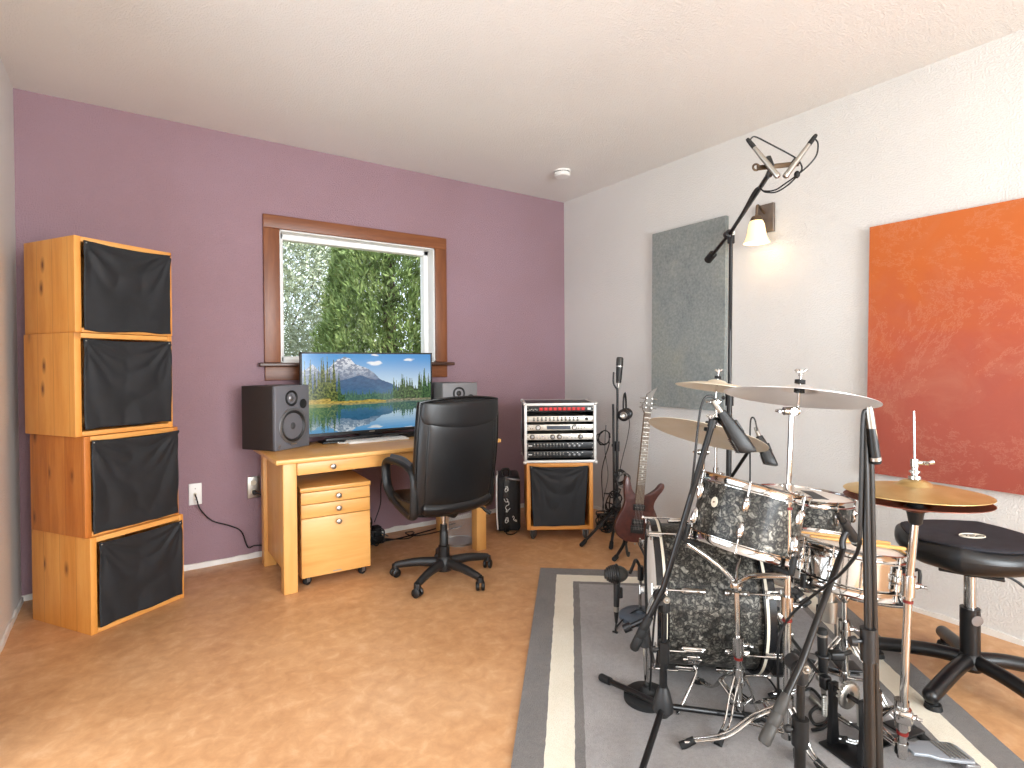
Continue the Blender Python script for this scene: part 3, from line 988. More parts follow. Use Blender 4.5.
MB().tube(outline(.24, .555, .693, .022, backmid), .0065, 8, closed=True).build('piping', 'leather_seam', ch, False)
MB().tube(outline(.16, .465, .505, -.002, backmid2), .004, 8, closed=True).build('seam', 'leather_seam', rp, False)
def seatmid(x, y): return V((x, .055+y, .475+.02*(abs(x)/.25)**3-.012*sm(.1, .26, y))), UP
pad(.50, .50, .115, seatmid, .28, 28, 6).build('seat', 'leather', ch, False)
MB().box((0, .09, .412), (.26, .26, .025), None, .01).build('seat_plate', 'plastic', ch, False)
MB().tube([(0, -.05, .415), (0, -.12, .425), (0, -.15, .47), (0, -.16, .56)], .03, 10, smooth=4, flat=.4).build('back_bracket', 'plastic', ch, False)
M['arm_grey'] = simple('grey_arm_pad', '#3b3f44', .4)
for s_ in (-1, 1):
    L_ = [(-.262, -.12, .505), (-.263, -.13, .64), (-.264, -.10, .700), (-.268, .0, .730), (-.274, .15, .732), (-.276, .205, .712), (-.276, .215, .65), (-.274, .19, .56), (-.266, .09, .490), (-.262, -.03, .450), (-.260, -.10, .44)]
    arm = MB().tube([(x*-s_, y, z) for x, y, z in L_], .030, 12, closed=True, smooth=5, flat=.70).build('armrest', 'plastic', ch, False)
    MB().tube([((-.264)*-s_, -.09, .722), (-.268*-s_, .0, .748), (-.274*-s_, .14, .749)], .024, 12, smooth=6, flat=.55).build('arm_pad', 'arm_grey', arm, False)
    MB().prism([(-.12, .43), (.08, .475), (.16, .535), (.13, .545), (.05, .515), (-.12, .52)], -.012, .012, mat4(V((.264*s_, 0, 0)), Matrix(((0, 0, 1), (1, 0, 0), (0, 1, 0)))), .004).build('arm_side_plate', 'plastic', arm, False)
MB().tube([(.16, -.02, .42), (.24, -.05, .41), (.265, -.07, .385), (.29, -.09, .365)], lambda t: .007+.006*t, 10, smooth=4).build('height_lever', 'plastic', ch, False)
MB().cyl((0, 0, .26), (0, 0, .40), .014).build('gas_lift', 'chrome', ch, False)
MB().lathe([(.033, .09), (.034, .20), (.027, .205), (.026, .29), (.022, .295), (.022, .33), (0, .33)], None, 24).build('lift_cover', 'plastic', ch, False)
MB().lathe([(.0, .05), (.045, .05), (.052, .075), (.05, .115), (.036, .135), (0, .135)], None, 28).build('base_hub', 'dark_grey', ch, False)
for k in range(5):
    a = radians(141+72*k)-.06
    dr_ = V((cos(a), sin(a), 0))
    lg = MB().tube([dr_*.03+UP*.098, dr_*.16+UP*.096, dr_*.27+UP*.080, dr_*.305+UP*.074], lambda t: .031-.012*t, 12, smooth=4, flat=.85).build('base_leg', 'dark_grey', ch, False)
    c = dr_*.305+V((0, 0, 0))
    co = MB().lathe([(0, .082), (.02, .08), (.022, .05), (.0, .05)], mat4(c), 16)
    ax = rz(a+.8*((k % 3)-1))@V((1, 0, 0))
    for q in (-1, 1):
        co.lathe([(0, -.009), (.022, -.009), (.027, -.004), (.027, .007), (.018, .012), (0, .012)], mat4(c+ax*(q*.015)+UP*.0275, frame(ax*q)), 20)
    co.build('caster', 'plastic', lg, False)
# ================================================================== UNDER THE DESK
bc = V((2.0, 3.585, 0))
wb = thing('waste_basket', 'silver wire mesh waste basket under the right end of the desk', 'waste basket', mat4(bc))
b = MB()
R0, R1, HH = .115, .138, .29
NM = 60
for k in range(NM):
    a = 2*pi*k/NM
    for s_ in (1, -1):
        pts = [V((cos(a+s_*t*1.2)*(R0+(R1-R0)*t), sin(a+s_*t*1.2)*(R0+(R1-R0)*t), .012+t*(HH-.012))) for t in [i/6 for i in range(7)]]
        b.tube(pts, .0007, 3, cap=False)
M['mesh_wire'] = simple('silver_wire', '#bdbcba', .4, .6)
b.build('wire_mesh', 'mesh_wire', wb, False)
MB().torus(mat4(V((0, 0, HH))), R1, .005, 48, 8).build('rim', 'steel', wb, False)
MB().lathe([(0, .004), (R0-.004, .004), (R0+.003, .0), (R0+.003, .014), (R0-.003, .014), (R0-.006, .008), (0, .008)], None, 48).build('base', 'steel', wb, False)

ps = thing('power_strip', 'black power strip heaped with plugs on the floor under the desk', 'power strip', mat4(V((1.40, 3.95, 0)), rz(.05)))
MB().box2((-.14, -.035, 0), (.16, .035, .04), .006).build('housing', 'plastic', ps, False)
for k, (x, z, hh) in enumerate(((-.10, .04, .06), (-.03, .04, .09), (.05, .04, .05), (.11, .04, .075))):
    MB().box2((x-.025, -.035, z), (x+.028, .035, z+hh), .007).build('plug', 'rubber', ps, False)
R_ = random.Random(4)
for lab, r0, c0, n_ in (('black cable coiled in loops over the power strip', .085, (1.36, 3.90, .16), 4), ('black cable bundle lying before the power strip', .07, (1.47, 3.86, .06), 3)):
    pts = []
    for k in range(n_*8):
        a = k*2*pi/8
        rr = r0*(1+.25*R_.uniform(-1, 1))
        pts.append(V(c0)+V((cos(a)*rr, R_.uniform(-.03, .03), sin(a)*rr*.75)))
    pts += [V((c0[0]+.12, c0[1]-.02, .03)), V((c0[0]+.25, c0[1]-.0, .008)), V((1.85, 3.93, .008)), V((2.2, 4.0, .008))]
    for q in pts: q.z = max(q.z, .008)
    o = MB().tube(pts, .0045, 6, smooth=4).build('cable', 'cable')
    solo(o, lab, 'cable')
for lab, pts in (('black cable hanging in an S behind the desk drawers', [(1.30, 4.05, .70), (1.27, 4.04, .55), (1.31, 4.02, .42), (1.27, 4.0, .30), (1.30, 3.97, .2), (1.36, 3.95, .15)]),
                 ('black cable arching over the power strip from the desk back', [(1.52, 4.07, .70), (1.60, 4.06, .52), (1.58, 4.04, .38), (1.56, 4.0, .26), (1.5, 3.97, .14)]),
                 ('black cable trailing along the floor towards the waste basket', [(1.55, 3.93, .02), (1.66, 3.9, .006), (1.80, 3.95, .006), (1.82, 4.0, .006), (1.75, 3.98, .015), (1.78, 3.90, .006), (1.9, 3.88, .006), (2.2, 3.9, .006)])):
    o = MB().tube(pts, .004, 6, smooth=6).build('cable', 'cable'); solo(o, lab, 'cable')

# ---- gear bag between desk and crate
bg = thing('gear_bag', 'black padded gear bag with white script logos, between desk and rack', 'bag', mat4(V((2.335, 3.595, 0)), rz(-.5715)))
MB().box2((0, 0, .01), (.19, .30, .435), .03).build('body', 'cloth', bg, False)
MB().tube([(.012, -.004, .03), (.004, -.006, .2), (.006, -.004, .42), (.012, .06, .442), (.012, .2, .442)], .006, 8, smooth=4).build('piping', 'white_plastic', bg, False)
st = MB().box2((.060, -.010, .012), (.100, .002, .44), .003).build('strap', 'leather_seam', bg, False)
lg = MB()
def script(b, pts, r=.0022): b.tube([(x, -.0125, z) for x, z in pts], r, 6, smooth=5)
for z in (.335, .095):
    script(lg, [(.068, z), (.078, z+.012), (.090, z+.004), (.082, z-.012), (.070, z-.006), (.074, z+.016), (.092, z+.018), (.094, z-.004)])
    script(lg, [(.072, z+.024), (.088, z+.030), (.092, z+.022)])
script(lg, [(.062, .27), (.074, .245), (.094, .25), (.098, .225), (.08, .215), (.074, .195), (.090, .18), (.108, .196)])
script(lg, [(.078, .27), (.09, .262), (.086, .24)])
script(lg, [(.082, .19), (.078, .168), (.092, .172)])
lg.build('script_logo', 'white_plastic', st, False)
lg = MB()
script(lg, [(.125, .125), (.132, .135), (.140, .12), (.132, .112), (.146, .098), (.158, .094), (.152, .106), (.144, .102)])
lg.build('script_logo', 'white_plastic', bg, False)
MB().tube([(.08, -.012, .425), (.10, -.022, .425), (.15, -.02, .418), (.185, -.012, .412)], .008, 8, smooth=3).build('zip_handle', 'grey_metal', bg, False)
MB().tube([(.07, -.01, .03), (.08, -.04, .008), (.11, -.05, .006), (.14, -.03, .006), (.16, -.006, .012)], .007, 8, smooth=4, flat=.4).build('loose_strap', 'leather_seam', bg, False)
MB().tube([(.055, .04, .435), (.05, .06, .478), (.10, .06, .482), (.105, .04, .435)], .010, 8, smooth=4).build('carry_handle', 'leather_seam', bg, False)

# ================================================================== RACK CRATE AND RACK
TH = -.582
rc = thing('rolling_crate', 'orange pine crate on casters carrying the equipment rack', 'crate', mat4(V((2.418, 3.305, 0)), rz(TH)))
w, d, z0, z1 = .492, .45, .078, .573
for nm, a_, b_, mt in (('side_panel', (0, 0, z0), (.028, d, z1), 'pine_red2'), ('side_panel', (w-.028, 0, z0), (w, d, z1), 'pine_red2'),
                       ('top_panel', (.028, .001, z1-.03), (w-.028, d, z1-.001), 'pine_top2'), ('bottom_panel', (.028, .001, z0+.001), (w-.028, d, z0+.03), 'pine_top2'),
                       ('back_panel', (.028, d-.02, z0+.03), (w-.028, d-.008, z1-.03), 'pine_top2')):
    if mt not in M:
        M['pine_red2'] = wood('orange_pine', '#b9702a', '#d08a3e', '#dc9a4e', (9, 9, .9), 2.4, .45, True)
        M['pine_top2'] = wood('orange_pine_rail', '#b9702a', '#d08a3e', '#dc9a4e', (.9, 9, 9), 2.4, .45)
    MB().box2(a_, b_, .003).build(nm, mt, rc, False)
c = cloth(.022, w-.040, z0+.032, z1-.016, 0, 3.3, .11, .02).build('cloth_front', 'cloth', rc, False, solid=.0025, ang=180)
for x in (.034, w-.052): MB().sphere((x, -.012, z1-.03), .0045, seg=10, rings=6).build('tack', 'nickel', c, False)
for x, y in ((.05, .05), (w-.05, .05), (.05, d-.05), (w-.05, d-.05)):
    caster(rc, (x, y, 0), .036, False, 'grey_metal', 'grey_wheel' if 'grey_wheel' in M else 'foam_grey', yaw=1.1, two=False)
rk = thing('rack_case', 'grey edged rack case full of audio units on the orange crate', 'rack case', mat4(V((2.408, 3.315, .574)), rz(TH)))
W, D, Hh = .530, .44, .440
b = MB().box2((0, .004, 0), (.012, D, Hh)).box2((W-.012, .004, 0), (W, D, Hh)).box2((.012, .004, 0), (W-.012, D, .012)).box2((.012, .004, Hh-.012), (W-.012, D, Hh)).box2((.012, D-.01, .012), (W-.012, D, Hh-.012))
b.build('shell', 'black_face', rk, False)
b = MB()
e = .020
for x in (-.002, W+.002-e):
    for y in (-.002, D+.002-e): b.box2((x, y, -.0), (x+e, y+e, Hh+.002), .003)
for z in (0, Hh+.002-e):
    for y in (-.002, D+.002-e): b.box2((0, y, z), (W, y+e, z+e), .003)
    for x in (-.002, W+.002-e): b.box2((x, 0, z), (x+e, D, z+e), .003)
b.build('edge_trim', 'flight_edge', rk, False)
for x in (.002, W-.002):
    for y in (.004, D-.004):
        for z in (.004, Hh-.004): MB().sphere((x, y, z), .014, seg=14, rings=8).build('corner_ball', 'flight_edge', rk, False)
b = MB().tube([(-.004, .12, .30), (-.016, .12, .30), (-.018, .12, .16), (-.004, .12, .16)], .006, 8, smooth=3)
b.build('carry_handle', 'grey_metal', rk, False)
rkm = RM[rk.name]
def unit(z, label, face, h=.042):
    r = thing('rack_unit', label, 'audio unit', rkm@Matrix.Translation((0.016, .010, z)), 'rack units in the case')
    MB().box2((0, 0, 0), (W-.032, .006, h), .001).box2((.025, .006, .002), (W-.057, .32, h-.003)).build('faceplate', face, r, False)
    for x in (.010, W-.042):
        for q in (.010, h-.010): MB().cyl((x, -.002, q), (x, .001, q), .0035, seg=10).build('rack_screw', 'rubber' if face == 'silver_face' else 'nickel', r, False)
    return r
def knob(r, x, z, rad, mt, ring=None):
    fr = frame((0, -1, 0))
    o = MB().lathe([(rad, 0), (rad*.95, .008), (rad*.8, .013), (0, .014)], mat4(V((x, 0, z)), fr), 20).build('knob', mt, r, False)
    MB().box((x, -.0142, z+rad*.45), (.0016, .001, rad*.7)).build('pointer', 'white_plastic' if mt != 'white_plastic' else 'rubber', o, False)
UW = W-.032
u1 = unit(.377, 'black rack unit with a row of red lights, top of the rack', 'black_face')
for k in range(10):
    x = .095+k*.0345
    lm = MB().box2((x, -.002, .010), (x+.029, .0005, .033), .001).build('meter_window', 'red_dim', u1, False) if 'red_dim' in M else None
    if lm is None:
        M['red_dim'] = emission('red_meter_window', '#a01414', .35)
        lm = MB().box2((x, -.002, .010), (x+.029, .0005, .033), .001).build('meter_window', 'red_dim', u1, False)
    MB().box2((x+.009, -.003, .013), (x+.012, -.0018, .030)).box2((x+.017, -.003, .013), (x+.020, -.0018, .030)).box2((x+.010, -.003, .013), (x+.019, -.0018, .0155)).box2((x+.010, -.003, .0275), (x+.019, -.0018, .030)).build('digit', 'red_led', lm, False)
MB().box2((UW-.045, -.003, .012), (UW-.02, 0, .030), .002).build('power_switch', 'white_plastic', u1, False)
b = MB()
for k in range(5): b.box2((.022+k*.013, -.002, .012+.006*(k % 2)), (.030+k*.013, 0, .017+.006*(k % 2)))
b.build('legend', 'nickel', u1, False)
u2 = unit(.303, 'silver rack unit crowded with small dark knobs, second in the rack', 'silver_face')
for k in range(12):
    knob(u2, .055+k*.0295, .013, .0075, 'dark_grey')
for k in range(12):
    knob(u2, .055+k*.0295, .030, .0062, 'plastic')
MB().box2((UW-.062, -.006, .012), (UW-.040, 0, .032), .002).build('power_switch', 'plastic', u2, False)
u3 = unit(.240, 'silver rack unit with a central dark display and two knobs', 'silver_face')
MB().box2((.150, -.002, .008), (.325, .0005, .034), .001).build('display', 'lcd', u3, False)
for x in (.085, .355): knob(u3, x, .021, .0145, 'white_plastic'); MB().torus(mat4(V((x, -.001, .021)), frame((0, -1, 0))), .0165, .003, 28, 8).build('knob_ring', 'plastic', u3, False)
for x, z in ((.385, .028), (.405, .028), (.385, .014), (.405, .012), (.43, .021), (.03, .014), (.045, .014)):
    MB().cyl((x, -.004, z), (x, .001, z), .004, seg=10).build('button', 'plastic', u3, False)
u4 = unit(.170, 'silver rack unit with four large brass ringed knobs', 'silver_face', .044)
for x in (.042, .192, .242, .400):
    knob(u4, x, .022, .013, 'grey_metal'); MB().torus(mat4(V((x, -.001, .022)), frame((0, -1, 0))), .016, .003, 28, 8).build('knob_ring', 'ring_brass' if 'ring_brass' in M else 'bronze', u4, False)
for x in (.078, .100, .135, .160, .275, .300, .335, .360): MB().cyl((x, -.006, .014), (x, .001, .014), .0045, seg=10).build('button', 'grey_metal', u4, False)
b = MB()
for x in (.07, .09, .108, .128, .15, .27, .29, .308, .328, .35): b.box2((x, -.0012, .028), (x+.012, .0005, .031))
b.box2((.112, -.0012, .022), (.126, .0005, .026)).box2((.312, -.0012, .022), (.326, .0005, .026))
b.build('legend', simple('lilac_print', '#7a74a0', .5), u4, False)
for z, lab in ((.101, 'black preamp unit with pale pointer knobs, second from rack bottom'), (.036, 'lowest black preamp unit in the rack, with pale pointer knobs')):
    u5 = unit(z, lab, 'black_face', .050)
    for k in range(10):
        knob(u5, .058+k*.0238, .022, .009, 'dark_grey')
    for k in range(10):
        MB().box2((.0545+k*.0238, -.003, .034), (.0615+k*.0238, .0, .041)).build('button', 'nickel', u5, False)
    for x in (.315, .352, .388): knob(u5, x, .024, .0105, 'grey_metal')
    b = MB().box2((.012, -.0015, .022), (.040, .0005, .029))
    for k in range(4): b.box2((.30+k*.036, -.0015, .036), (.31+k*.036, .0005, .041))
    b.build('legend', 'white_plastic', u5, False)

# ================================================================== RUG
RU = V((.757, -.653, 0)).normalized(); RV = V((-RU.y*-1, -RU.x, 0)); RV = V((RU.y, -RU.x, 0))
RO = V((2.146, 2.793, 0)); RW, RL, RT = 1.64, 2.5, .012
rgm = mat4(RO, Matrix((RU, -RV, UP)).transposed())
b = MB()
us = [0, .105, .205, .240]; us = us+[RW-x for x in reversed(us)]
vs_ = [0, .105, .205, .240]; vs_ = vs_+[RL-x for x in reversed(vs_)]
def fine(xs, n):
    out = []
    for a, c in zip(xs, xs[1:]):
        k = max(1, round((c-a)/n))
        out += [a+(c-a)*i/k for i in range(k)]
    return out+[xs[-1]]
fu, fv = fine(us, .02), fine(vs_, .02)
keyu = set(us[1:-1]); keyv = set(vs_[1:-1])
idx = {}
verts = []
for j, y in enumerate(fv):
    for i, x in enumerate(fu):
        jx = .0035*wob((y*40, x*3, 1), 1) if x in keyu else 0
        jy = .0035*wob((x*40, y*3, 2), 1) if y in keyv else 0
        idx[i, j] = len(verts)
        verts.append(V((x+jx, -(y+jy), RT+.0012*wob((x*60, y*60, 0), 1))))
def ring(x, y):
    m_ = min(x, RW-x, y, RL-y)
    return 0 if m_ < .105 else 1 if m_ < .205 else 0 if m_ < .240 else 2
for j in range(len(fv)-1):
    for i in range(len(fu)-1):
        b.slot(ring((fu[i]+fu[i+1])/2, (fv[j]+fv[j+1])/2))
        if i == 0 and j == 0: b.add(verts, [])
        b.f.append([idx[i, j], idx[i+1, j], idx[i+1, j+1], idx[i, j+1]]); b.mi.append(b.cur)
b.slot(0)
b.box2((0, -RL, 0), (RW, 0, RT*.85))
rg = b.build('rug', ['rug_dark', 'rug_cream', 'rug_grey'], None)
rg.matrix_world = rgm
tag(rg, 'grey and charcoal rug with a cream border stripe under the drum kit', 'rug')
ZR = RT   # things in the kit stand on the rug

# ================================================================== PICTURES AND SCONCE ON THE RIGHT WALL
def panel(name, label, y0, y1, z0, z1, mat, th=.035):
    yo = y0
    def X(z, y): return xwall(z, y)-.003
    r = thing(name, label, 'wall art', V((X(z0, y0), y0, z0)))
    vs = [V((X(z, y)-q, y, z)) for q in (th, 0) for z in (z0, z1) for y in (y0, y1)]
    MB().add(vs, [(0, 1, 3, 2), (4, 6, 7, 5), (0, 4, 5, 1), (2, 3, 7, 6), (0, 2, 6, 4), (1, 5, 7, 3)]).build('canvas', mat, r)
    return r
panel('canvas_painting', 'large orange and red washed canvas on the white wall', .05, 1.412, .690, 2.052, 'art_orange')
panel('canvas_painting', 'tall blue grey washed canvas on the white wall beside the sconce', 2.327, 2.985, .968, 2.326, 'art_grey')
wy, wz = 2.05, 2.245
wxp = xwall(wz, wy)
sc_ = thing('wall_sconce', 'lit wall sconce with frosted bell shade and square bronze plate', 'wall lamp', V((wxp, wy, 2.15)))
MB().box((wxp-.011, wy, wz), (.022, .125, .185), None, .004).build('back_plate', 'plate_bronze', sc_)
b = MB()
for z in (.035, -.035): b.sphere((wxp-.024, wy+.02, wz+z-.02), .007, seg=12, rings=8)
sp_ = onx(756.5, 219, 3.312)
MB().tube([(wxp-.02, wy, wz+.035), (wxp-.06, wy, wz+.055), (sp_.x+.01, sp_.y, wz+.06), (sp_.x, sp_.y, sp_.z+.012)], .008, 10, smooth=5).build('arm', 'bronze', sc_)
MB().lathe([(0, .035), (.006, .034), (.009, .026), (.007, .020), (.028, .016), (.036, .0), (.038, -.016), (0, -.016)], mat4(sp_), 24).build('shade_holder', 'bronze', sc_)
mm = mat4(sp_)
MB().lathe([(x*1.12, z*1.08) for x, z in [(.034, -.012), (.043, -.035), (.048, -.07), (.053, -.10), (.064, -.128), (.072, -.142), (.069, -.142), (.061, -.127), (.050, -.10), (.045, -.07), (.040, -.035), (.030, -.012)]], mm, 36).build('lamp_shade', 'shade', sc_)
MB().sphere(sp_-UP*.075, .026, (1, 1, 1.25), seg=16).build('bulb', 'shade', sc_)
pl_ = bpy.data.lights.new('sconce_bulb', 'POINT'); pl_.energy = .9; pl_.color = (1, .80, .52); pl_.shadow_soft_size = .035
po_ = bpy.data.objects.new('sconce_bulb_light', pl_); COL.objects.link(po_); po_.location = sp_-UP*.155

# ================================================================== BLACK MICROPHONE STANDS
def boom_stand(label, base, zhub, rad, ang, top, boom=None, pivot_r=.011, mat='black_metal', group='black tripod microphone stands', floor=ZR, grip=True, feet=None, rp=.0125, leg_r=.0105, name='microphone_stand', gm='rubber'):
    """base: point on the floor; top: upper end of the pole; boom: list of points, first = counterweight end"""
    base = V((base.x, base.y, floor))
    r = thing(name, label, 'microphone stand', mat4(base), group)
    hub = base+UP*(zhub-floor)
    top = V(top)
    ax = (top-hub).normalized()
    MB().lathe([(0, -.035), (.020, -.035), (.036, -.015), (.034, .01), (.024, .05), (.016, .07), (0, .07)], mat4(hub, frame(ax)), 20).build('base_hub', 'dark_grey', r)
    for k in range(3):
        if feet: f = V(feet[k]); f.z = floor+.016
        else:
            a = ang+k*2*pi/3
            f = base+V((cos(a)*rad, sin(a)*rad, .016))
        d = (f-hub).normalized()
        lg = MB().cyl(hub+d*.015, f, leg_r, seg=12).build('leg', mat, r)
        MB().cyl(f-d*.045, f+d*.008, .0145, .0155, seg=12).sphere(f+d*.006, .0155, seg=12, rings=8).build('rubber_foot', 'rubber', lg)
    mid = hub.lerp(top, .52)
    MB().cyl(hub, mid, rp, seg=16).build('lower_pole', mat, r)
    MB().cyl(mid-ax*.05, top, rp*.72, seg=14).build('upper_pole', mat, r)
    ck = MB().cyl(mid-ax*.045, mid+ax*.03, rp*1.5, seg=14).build('clutch', 'plastic', r)
    sd = ax.cross(UP if abs(ax.z) < .9 else FH).normalized()
    MB().cyl(mid, mid+sd*.035, .005, seg=8).cyl(mid+sd*.03, mid+sd*.042, .012, .010, seg=12).build('clutch_knob', 'dark_grey', ck)
    if boom:
        pts = [V(p) for p in boom]
        d0 = (pts[1]-pts[0]).normalized()
        pv = MB().cyl(top-RH*.016-FH*.02, top-RH*.016+FH*.02, .022, seg=18).box(top-UP*.03, (.034, .03, .05), None, .006).build('boom_pivot', 'dark_grey', r)
        MB().cyl(top-FH*.03, top-FH*.018, .012, seg=12).sphere(top-FH*.03, .007, seg=10, rings=6).build('pivot_knob', 'nickel', pv)
        bo = MB().tube(pts, pivot_r, 12).build('boom_arm', mat, r)
        if grip:
            MB().lathe([(0, -.006), (.013, -.005), (.0165, .002), (.0165, .045), (.0148, .048), (.0165, .051), (.0165, .078), (.0148, .081), (.016, .084), (.0155, .108), (.0125, .135), (0, .137)], mat4(pts[0], frame(d0)), 18).build('counterweight', gm, bo)
    return r
# --- tom microphone stand in front of the bass drum
HB = onz(663, 707, .08)
st1 = boom_stand('black boom stand in front of the bass drum, holding a microphone over the rack tom', HB, .085, .3, 0, at(664.5, 597, HB.dot(FH)+.0),
    [at(634, 648, HB.dot(FH)+.01), at(663.5, 588, HB.dot(FH)-.03), at(685, 517, HB.dot(FH)-.05), at(713, 421, HB.dot(FH)-.08)], .0105,
    feet=[onz(603, 682, ZR), onz(755, 722, ZR), onz(634, 800, ZR)], rp=.0135)
# --- snare microphone stand, nearest the viewer
d_ = 1.55
P0 = at(801, 664, d_)
st2 = boom_stand('black boom stand with grey grip nearest the camera, reaching up to the snare drum', V((P0.x-.01, P0.y, 0)), .085, .30, .5, P0,
    [at(764, 742, 1.46), at(801, 664, d_-.035), at(843, 549, 1.82)], .0095, mat='brown_metal', rp=.0150, gm='foam_grey')
# --- hi-hat microphone stand, tall straight pole
P1 = at(864.8, 418, 1.30); B1 = onz(872, 918, ZR)
st3 = boom_stand('tall black straight stand with cable taped along it, before the hi-hat', B1, .09, .30, .35, P1, None, mat='brown_metal', rp=.0115)
MB().cyl(at(878, 800, 1.345), at(869.5, 428, 1.315), .0085, seg=14).build('folded_boom', 'brown_metal', st3)
MB().cyl(at(878, 770, 1.345), at(876.5, 690, 1.34), .0115, seg=14).build('folded_boom_sleeve', 'brown_metal', st3)
# --- overhead stand
dO = 3.15
P2 = at(731, 234, dO); Bo = at(727.5, 500, dO)
st4 = boom_stand('very tall black boom stand rising behind the cymbals to the overhead microphones', V((Bo.x, Bo.y, 0)), .10, .34, .9, P2,
    [at(709, 259, 3.38), at(731, 232, dO-.03), at(771, 171, 2.36)], .0105, grip=False, floor=0.0 if False else ZR, rp=.0150, mat='brown_metal')
cw = MB().cyl(at(708, 260, 3.40), at(713, 254, 3.34), .024, seg=18).build('counterweight', 'rubber', st4)
# --- floor tom microphone stand, low behind the drums
dF = 2.95
P3 = at(722, 492, dF)
st5 = boom_stand('short black boom stand behind the rack tom, its boom rising to the floor tom microphone', V((P3.x, P3.y, 0)), .085, .26, .2, P3,
    [at(715, 503, 2.97), at(722, 491, dF-.03), at(752, 446, 2.72), at(760, 447, 2.68)], .0085, grip=False)

# ---- studio microphone stand by the guitar (straight)
c = onz(617, 533, 0)
st6 = boom_stand('black stand between rack and guitar, carrying a slim condenser microphone and headphones', c, .20, .36, 0, at(617.5, 388, c.dot(FH)),
    None, feet=[onz(582, 546.5, 0), onz(611, 549, 0), c+V((.22, .2, 0))], floor=0)

# ================================================================== MICROPHONES
def long_mic(p0, p1, label, side, group='large black drum microphones'):
    """a long wedge bodied dynamic microphone from its cable end p0 to its grille end p1"""
    p0, p1 = V(p0), V(p1)
    d = (p1-p0); L = d.length; d.normalize()
    fr = frame(d, side)
    mm = mat4(p0, fr)
    r = thing('drum_microphone', label, 'microphone', mm, group)
    prof = [(0, .013, .014), (.12, .015, .017), (.3, .020, .021), (.55, .0235, .025), (.8, .026, .0275), (.95, .0265, .028), (1, .023, .025)]
    vs = []; fs = []; n = 20
    for (t, hx, hy) in prof:
        for k in range(n):
            a = 2*pi*k/n
            ca_, sa_ = cos(a), sin(a)
            e = .55
            x = hx*math.copysign(abs(ca_)**e, ca_); y = hy*math.copysign(abs(sa_)**e, sa_)
            vs.append(V((x, y, t*L + (.012*(y/hy) if t > .9 else 0))))
    m_ = len(prof)
    for i in range(m_-1):
        for k in range(n): fs.append((i*n+k, i*n+(k+1) % n, (i+1)*n+(k+1) % n, (i+1)*n+k))
    fs += [tuple(range(n-1, -1, -1)), tuple((m_-1)*n+k for k in range(n))]
    MB().add(vs, fs).build('body', 'plastic', r, False)
    gr = MB()
    for k in range(9):
        z = L*(.60+.038*k)
        gr.box((0, -.0262-.002*(k/9), z), (.036, .003, L*.014))
    gr.build('grille', 'grille', r, False)
    MB().box((0, .024, L*.45), (.020, .010, L*.30), None, .003).build('mount_rail', 'dark_grey', r, False)
    MB().lathe([(0, -.045), (.0085, -.045), (.0095, -.04), (.0095, 0), (0, 0)], None, 16).build('connector', 'nickel', r, False)
    return r
dm = HB.dot(FH)-.09
mic1 = long_mic(at(721, 412, dm), at(747, 452, dm-.01), 'large black wedge shaped microphone aimed at the rack tom', FH)
mic2 = long_mic(at(759, 436, 2.66), at(771, 465, 2.62), 'black wedge shaped microphone hanging over the floor tom, behind the ride cymbal', FH)
b = MB().tube([at(713, 421, HB.dot(FH)-.08), at(717, 419.5, dm+.02), at(723, 424, dm+.02), at(731, 431, dm+.012)], .0085, 10, smooth=4)
b.build('microphone_clip', 'plastic', st1)
MB().cyl(at(711.3, 427, HB.dot(FH)-.078), at(713.4, 419.5, HB.dot(FH)-.08), .014, seg=14).build('boom_tip', 'dark_grey', st1)
def cable(label, pts, r=.0042, mat='cable', sm_=7):
    o = MB().tube(pts, r, 7, smooth=sm_).build('cable', mat)
    return solo(o, label, 'cable')
cable('black cable looping from the rack tom microphone down along its boom', [at(717.5, 405.5, dm), at(715, 399, dm), at(710, 396, dm), at(704, 399, dm), at(700, 412, dm), at(697, 435, dm), at(694, 465, dm), at(690, 495, dm+.03), at(681, 530, dm+.06), at(671, 560, dm+.06), at(661, 590, dm+.07), at(655, 615, dm+.1), at(652, 650, dm+.12), at(650, 690, 2.1)], .004)
cable('thin black cable dropping straight from the floor tom microphone', [at(757.2, 431, 2.66), at(755, 420, 2.66), at(752, 417.5, 2.67), at(750.3, 424, 2.68), at(750, 450, 2.70), at(750, 480, 2.72), at(749, 540, 2.8)], .0038)

def tube_mic(p0, p1, rad, name, label, mat, tip=.0, ring=True, group=None, conn='nickel', grille='grille', taper=1.0, gl=.22):
    p0, p1 = V(p0), V(p1)
    d = p1-p0; L = d.length
    r = thing(name, label, 'microphone', mat4(p0, frame(d)), group)
    MB().lathe([(0, 0), (rad*.72*taper, 0), (rad*.78*taper, L*.06), (rad*.9*taper, L*.3), (rad, L*(1-gl)), (0, L*(1-gl))], None, 22).build('body', mat, r, False)
    MB().lathe([(0, L*(1-gl)), (rad*1.04, L*(1-gl)), (rad*1.06, L*.93), (rad*.9, L*.985), (rad*.5, L), (0, L)], None, 22).build('grille', grille, r, False)
    if ring: MB().lathe([(rad*.99, L*(1-gl)-.004), (rad*1.09, L*(1-gl)-.003), (rad*1.09, L*(1-gl)+.004), (rad*.99, L*(1-gl)+.005)], None, 22).build('ring', 'steel', r, False)
    MB().lathe([(0, -.05), (.0065, -.05), (.0085, -.042), (.0095, -.02), (.0095, 0), (0, 0)], None, 16).build('connector', conn, r, False)
    return r
pa = tube_mic(at(754.2, 147.5, 2.34), at(778.7, 177.5, 2.30), .0115, 'pencil_microphone', 'left of the crossed silver pencil microphones on the overhead bar', 'nickel', group='overhead pencil microphones', conn='rubber', grille='steel', gl=.10)
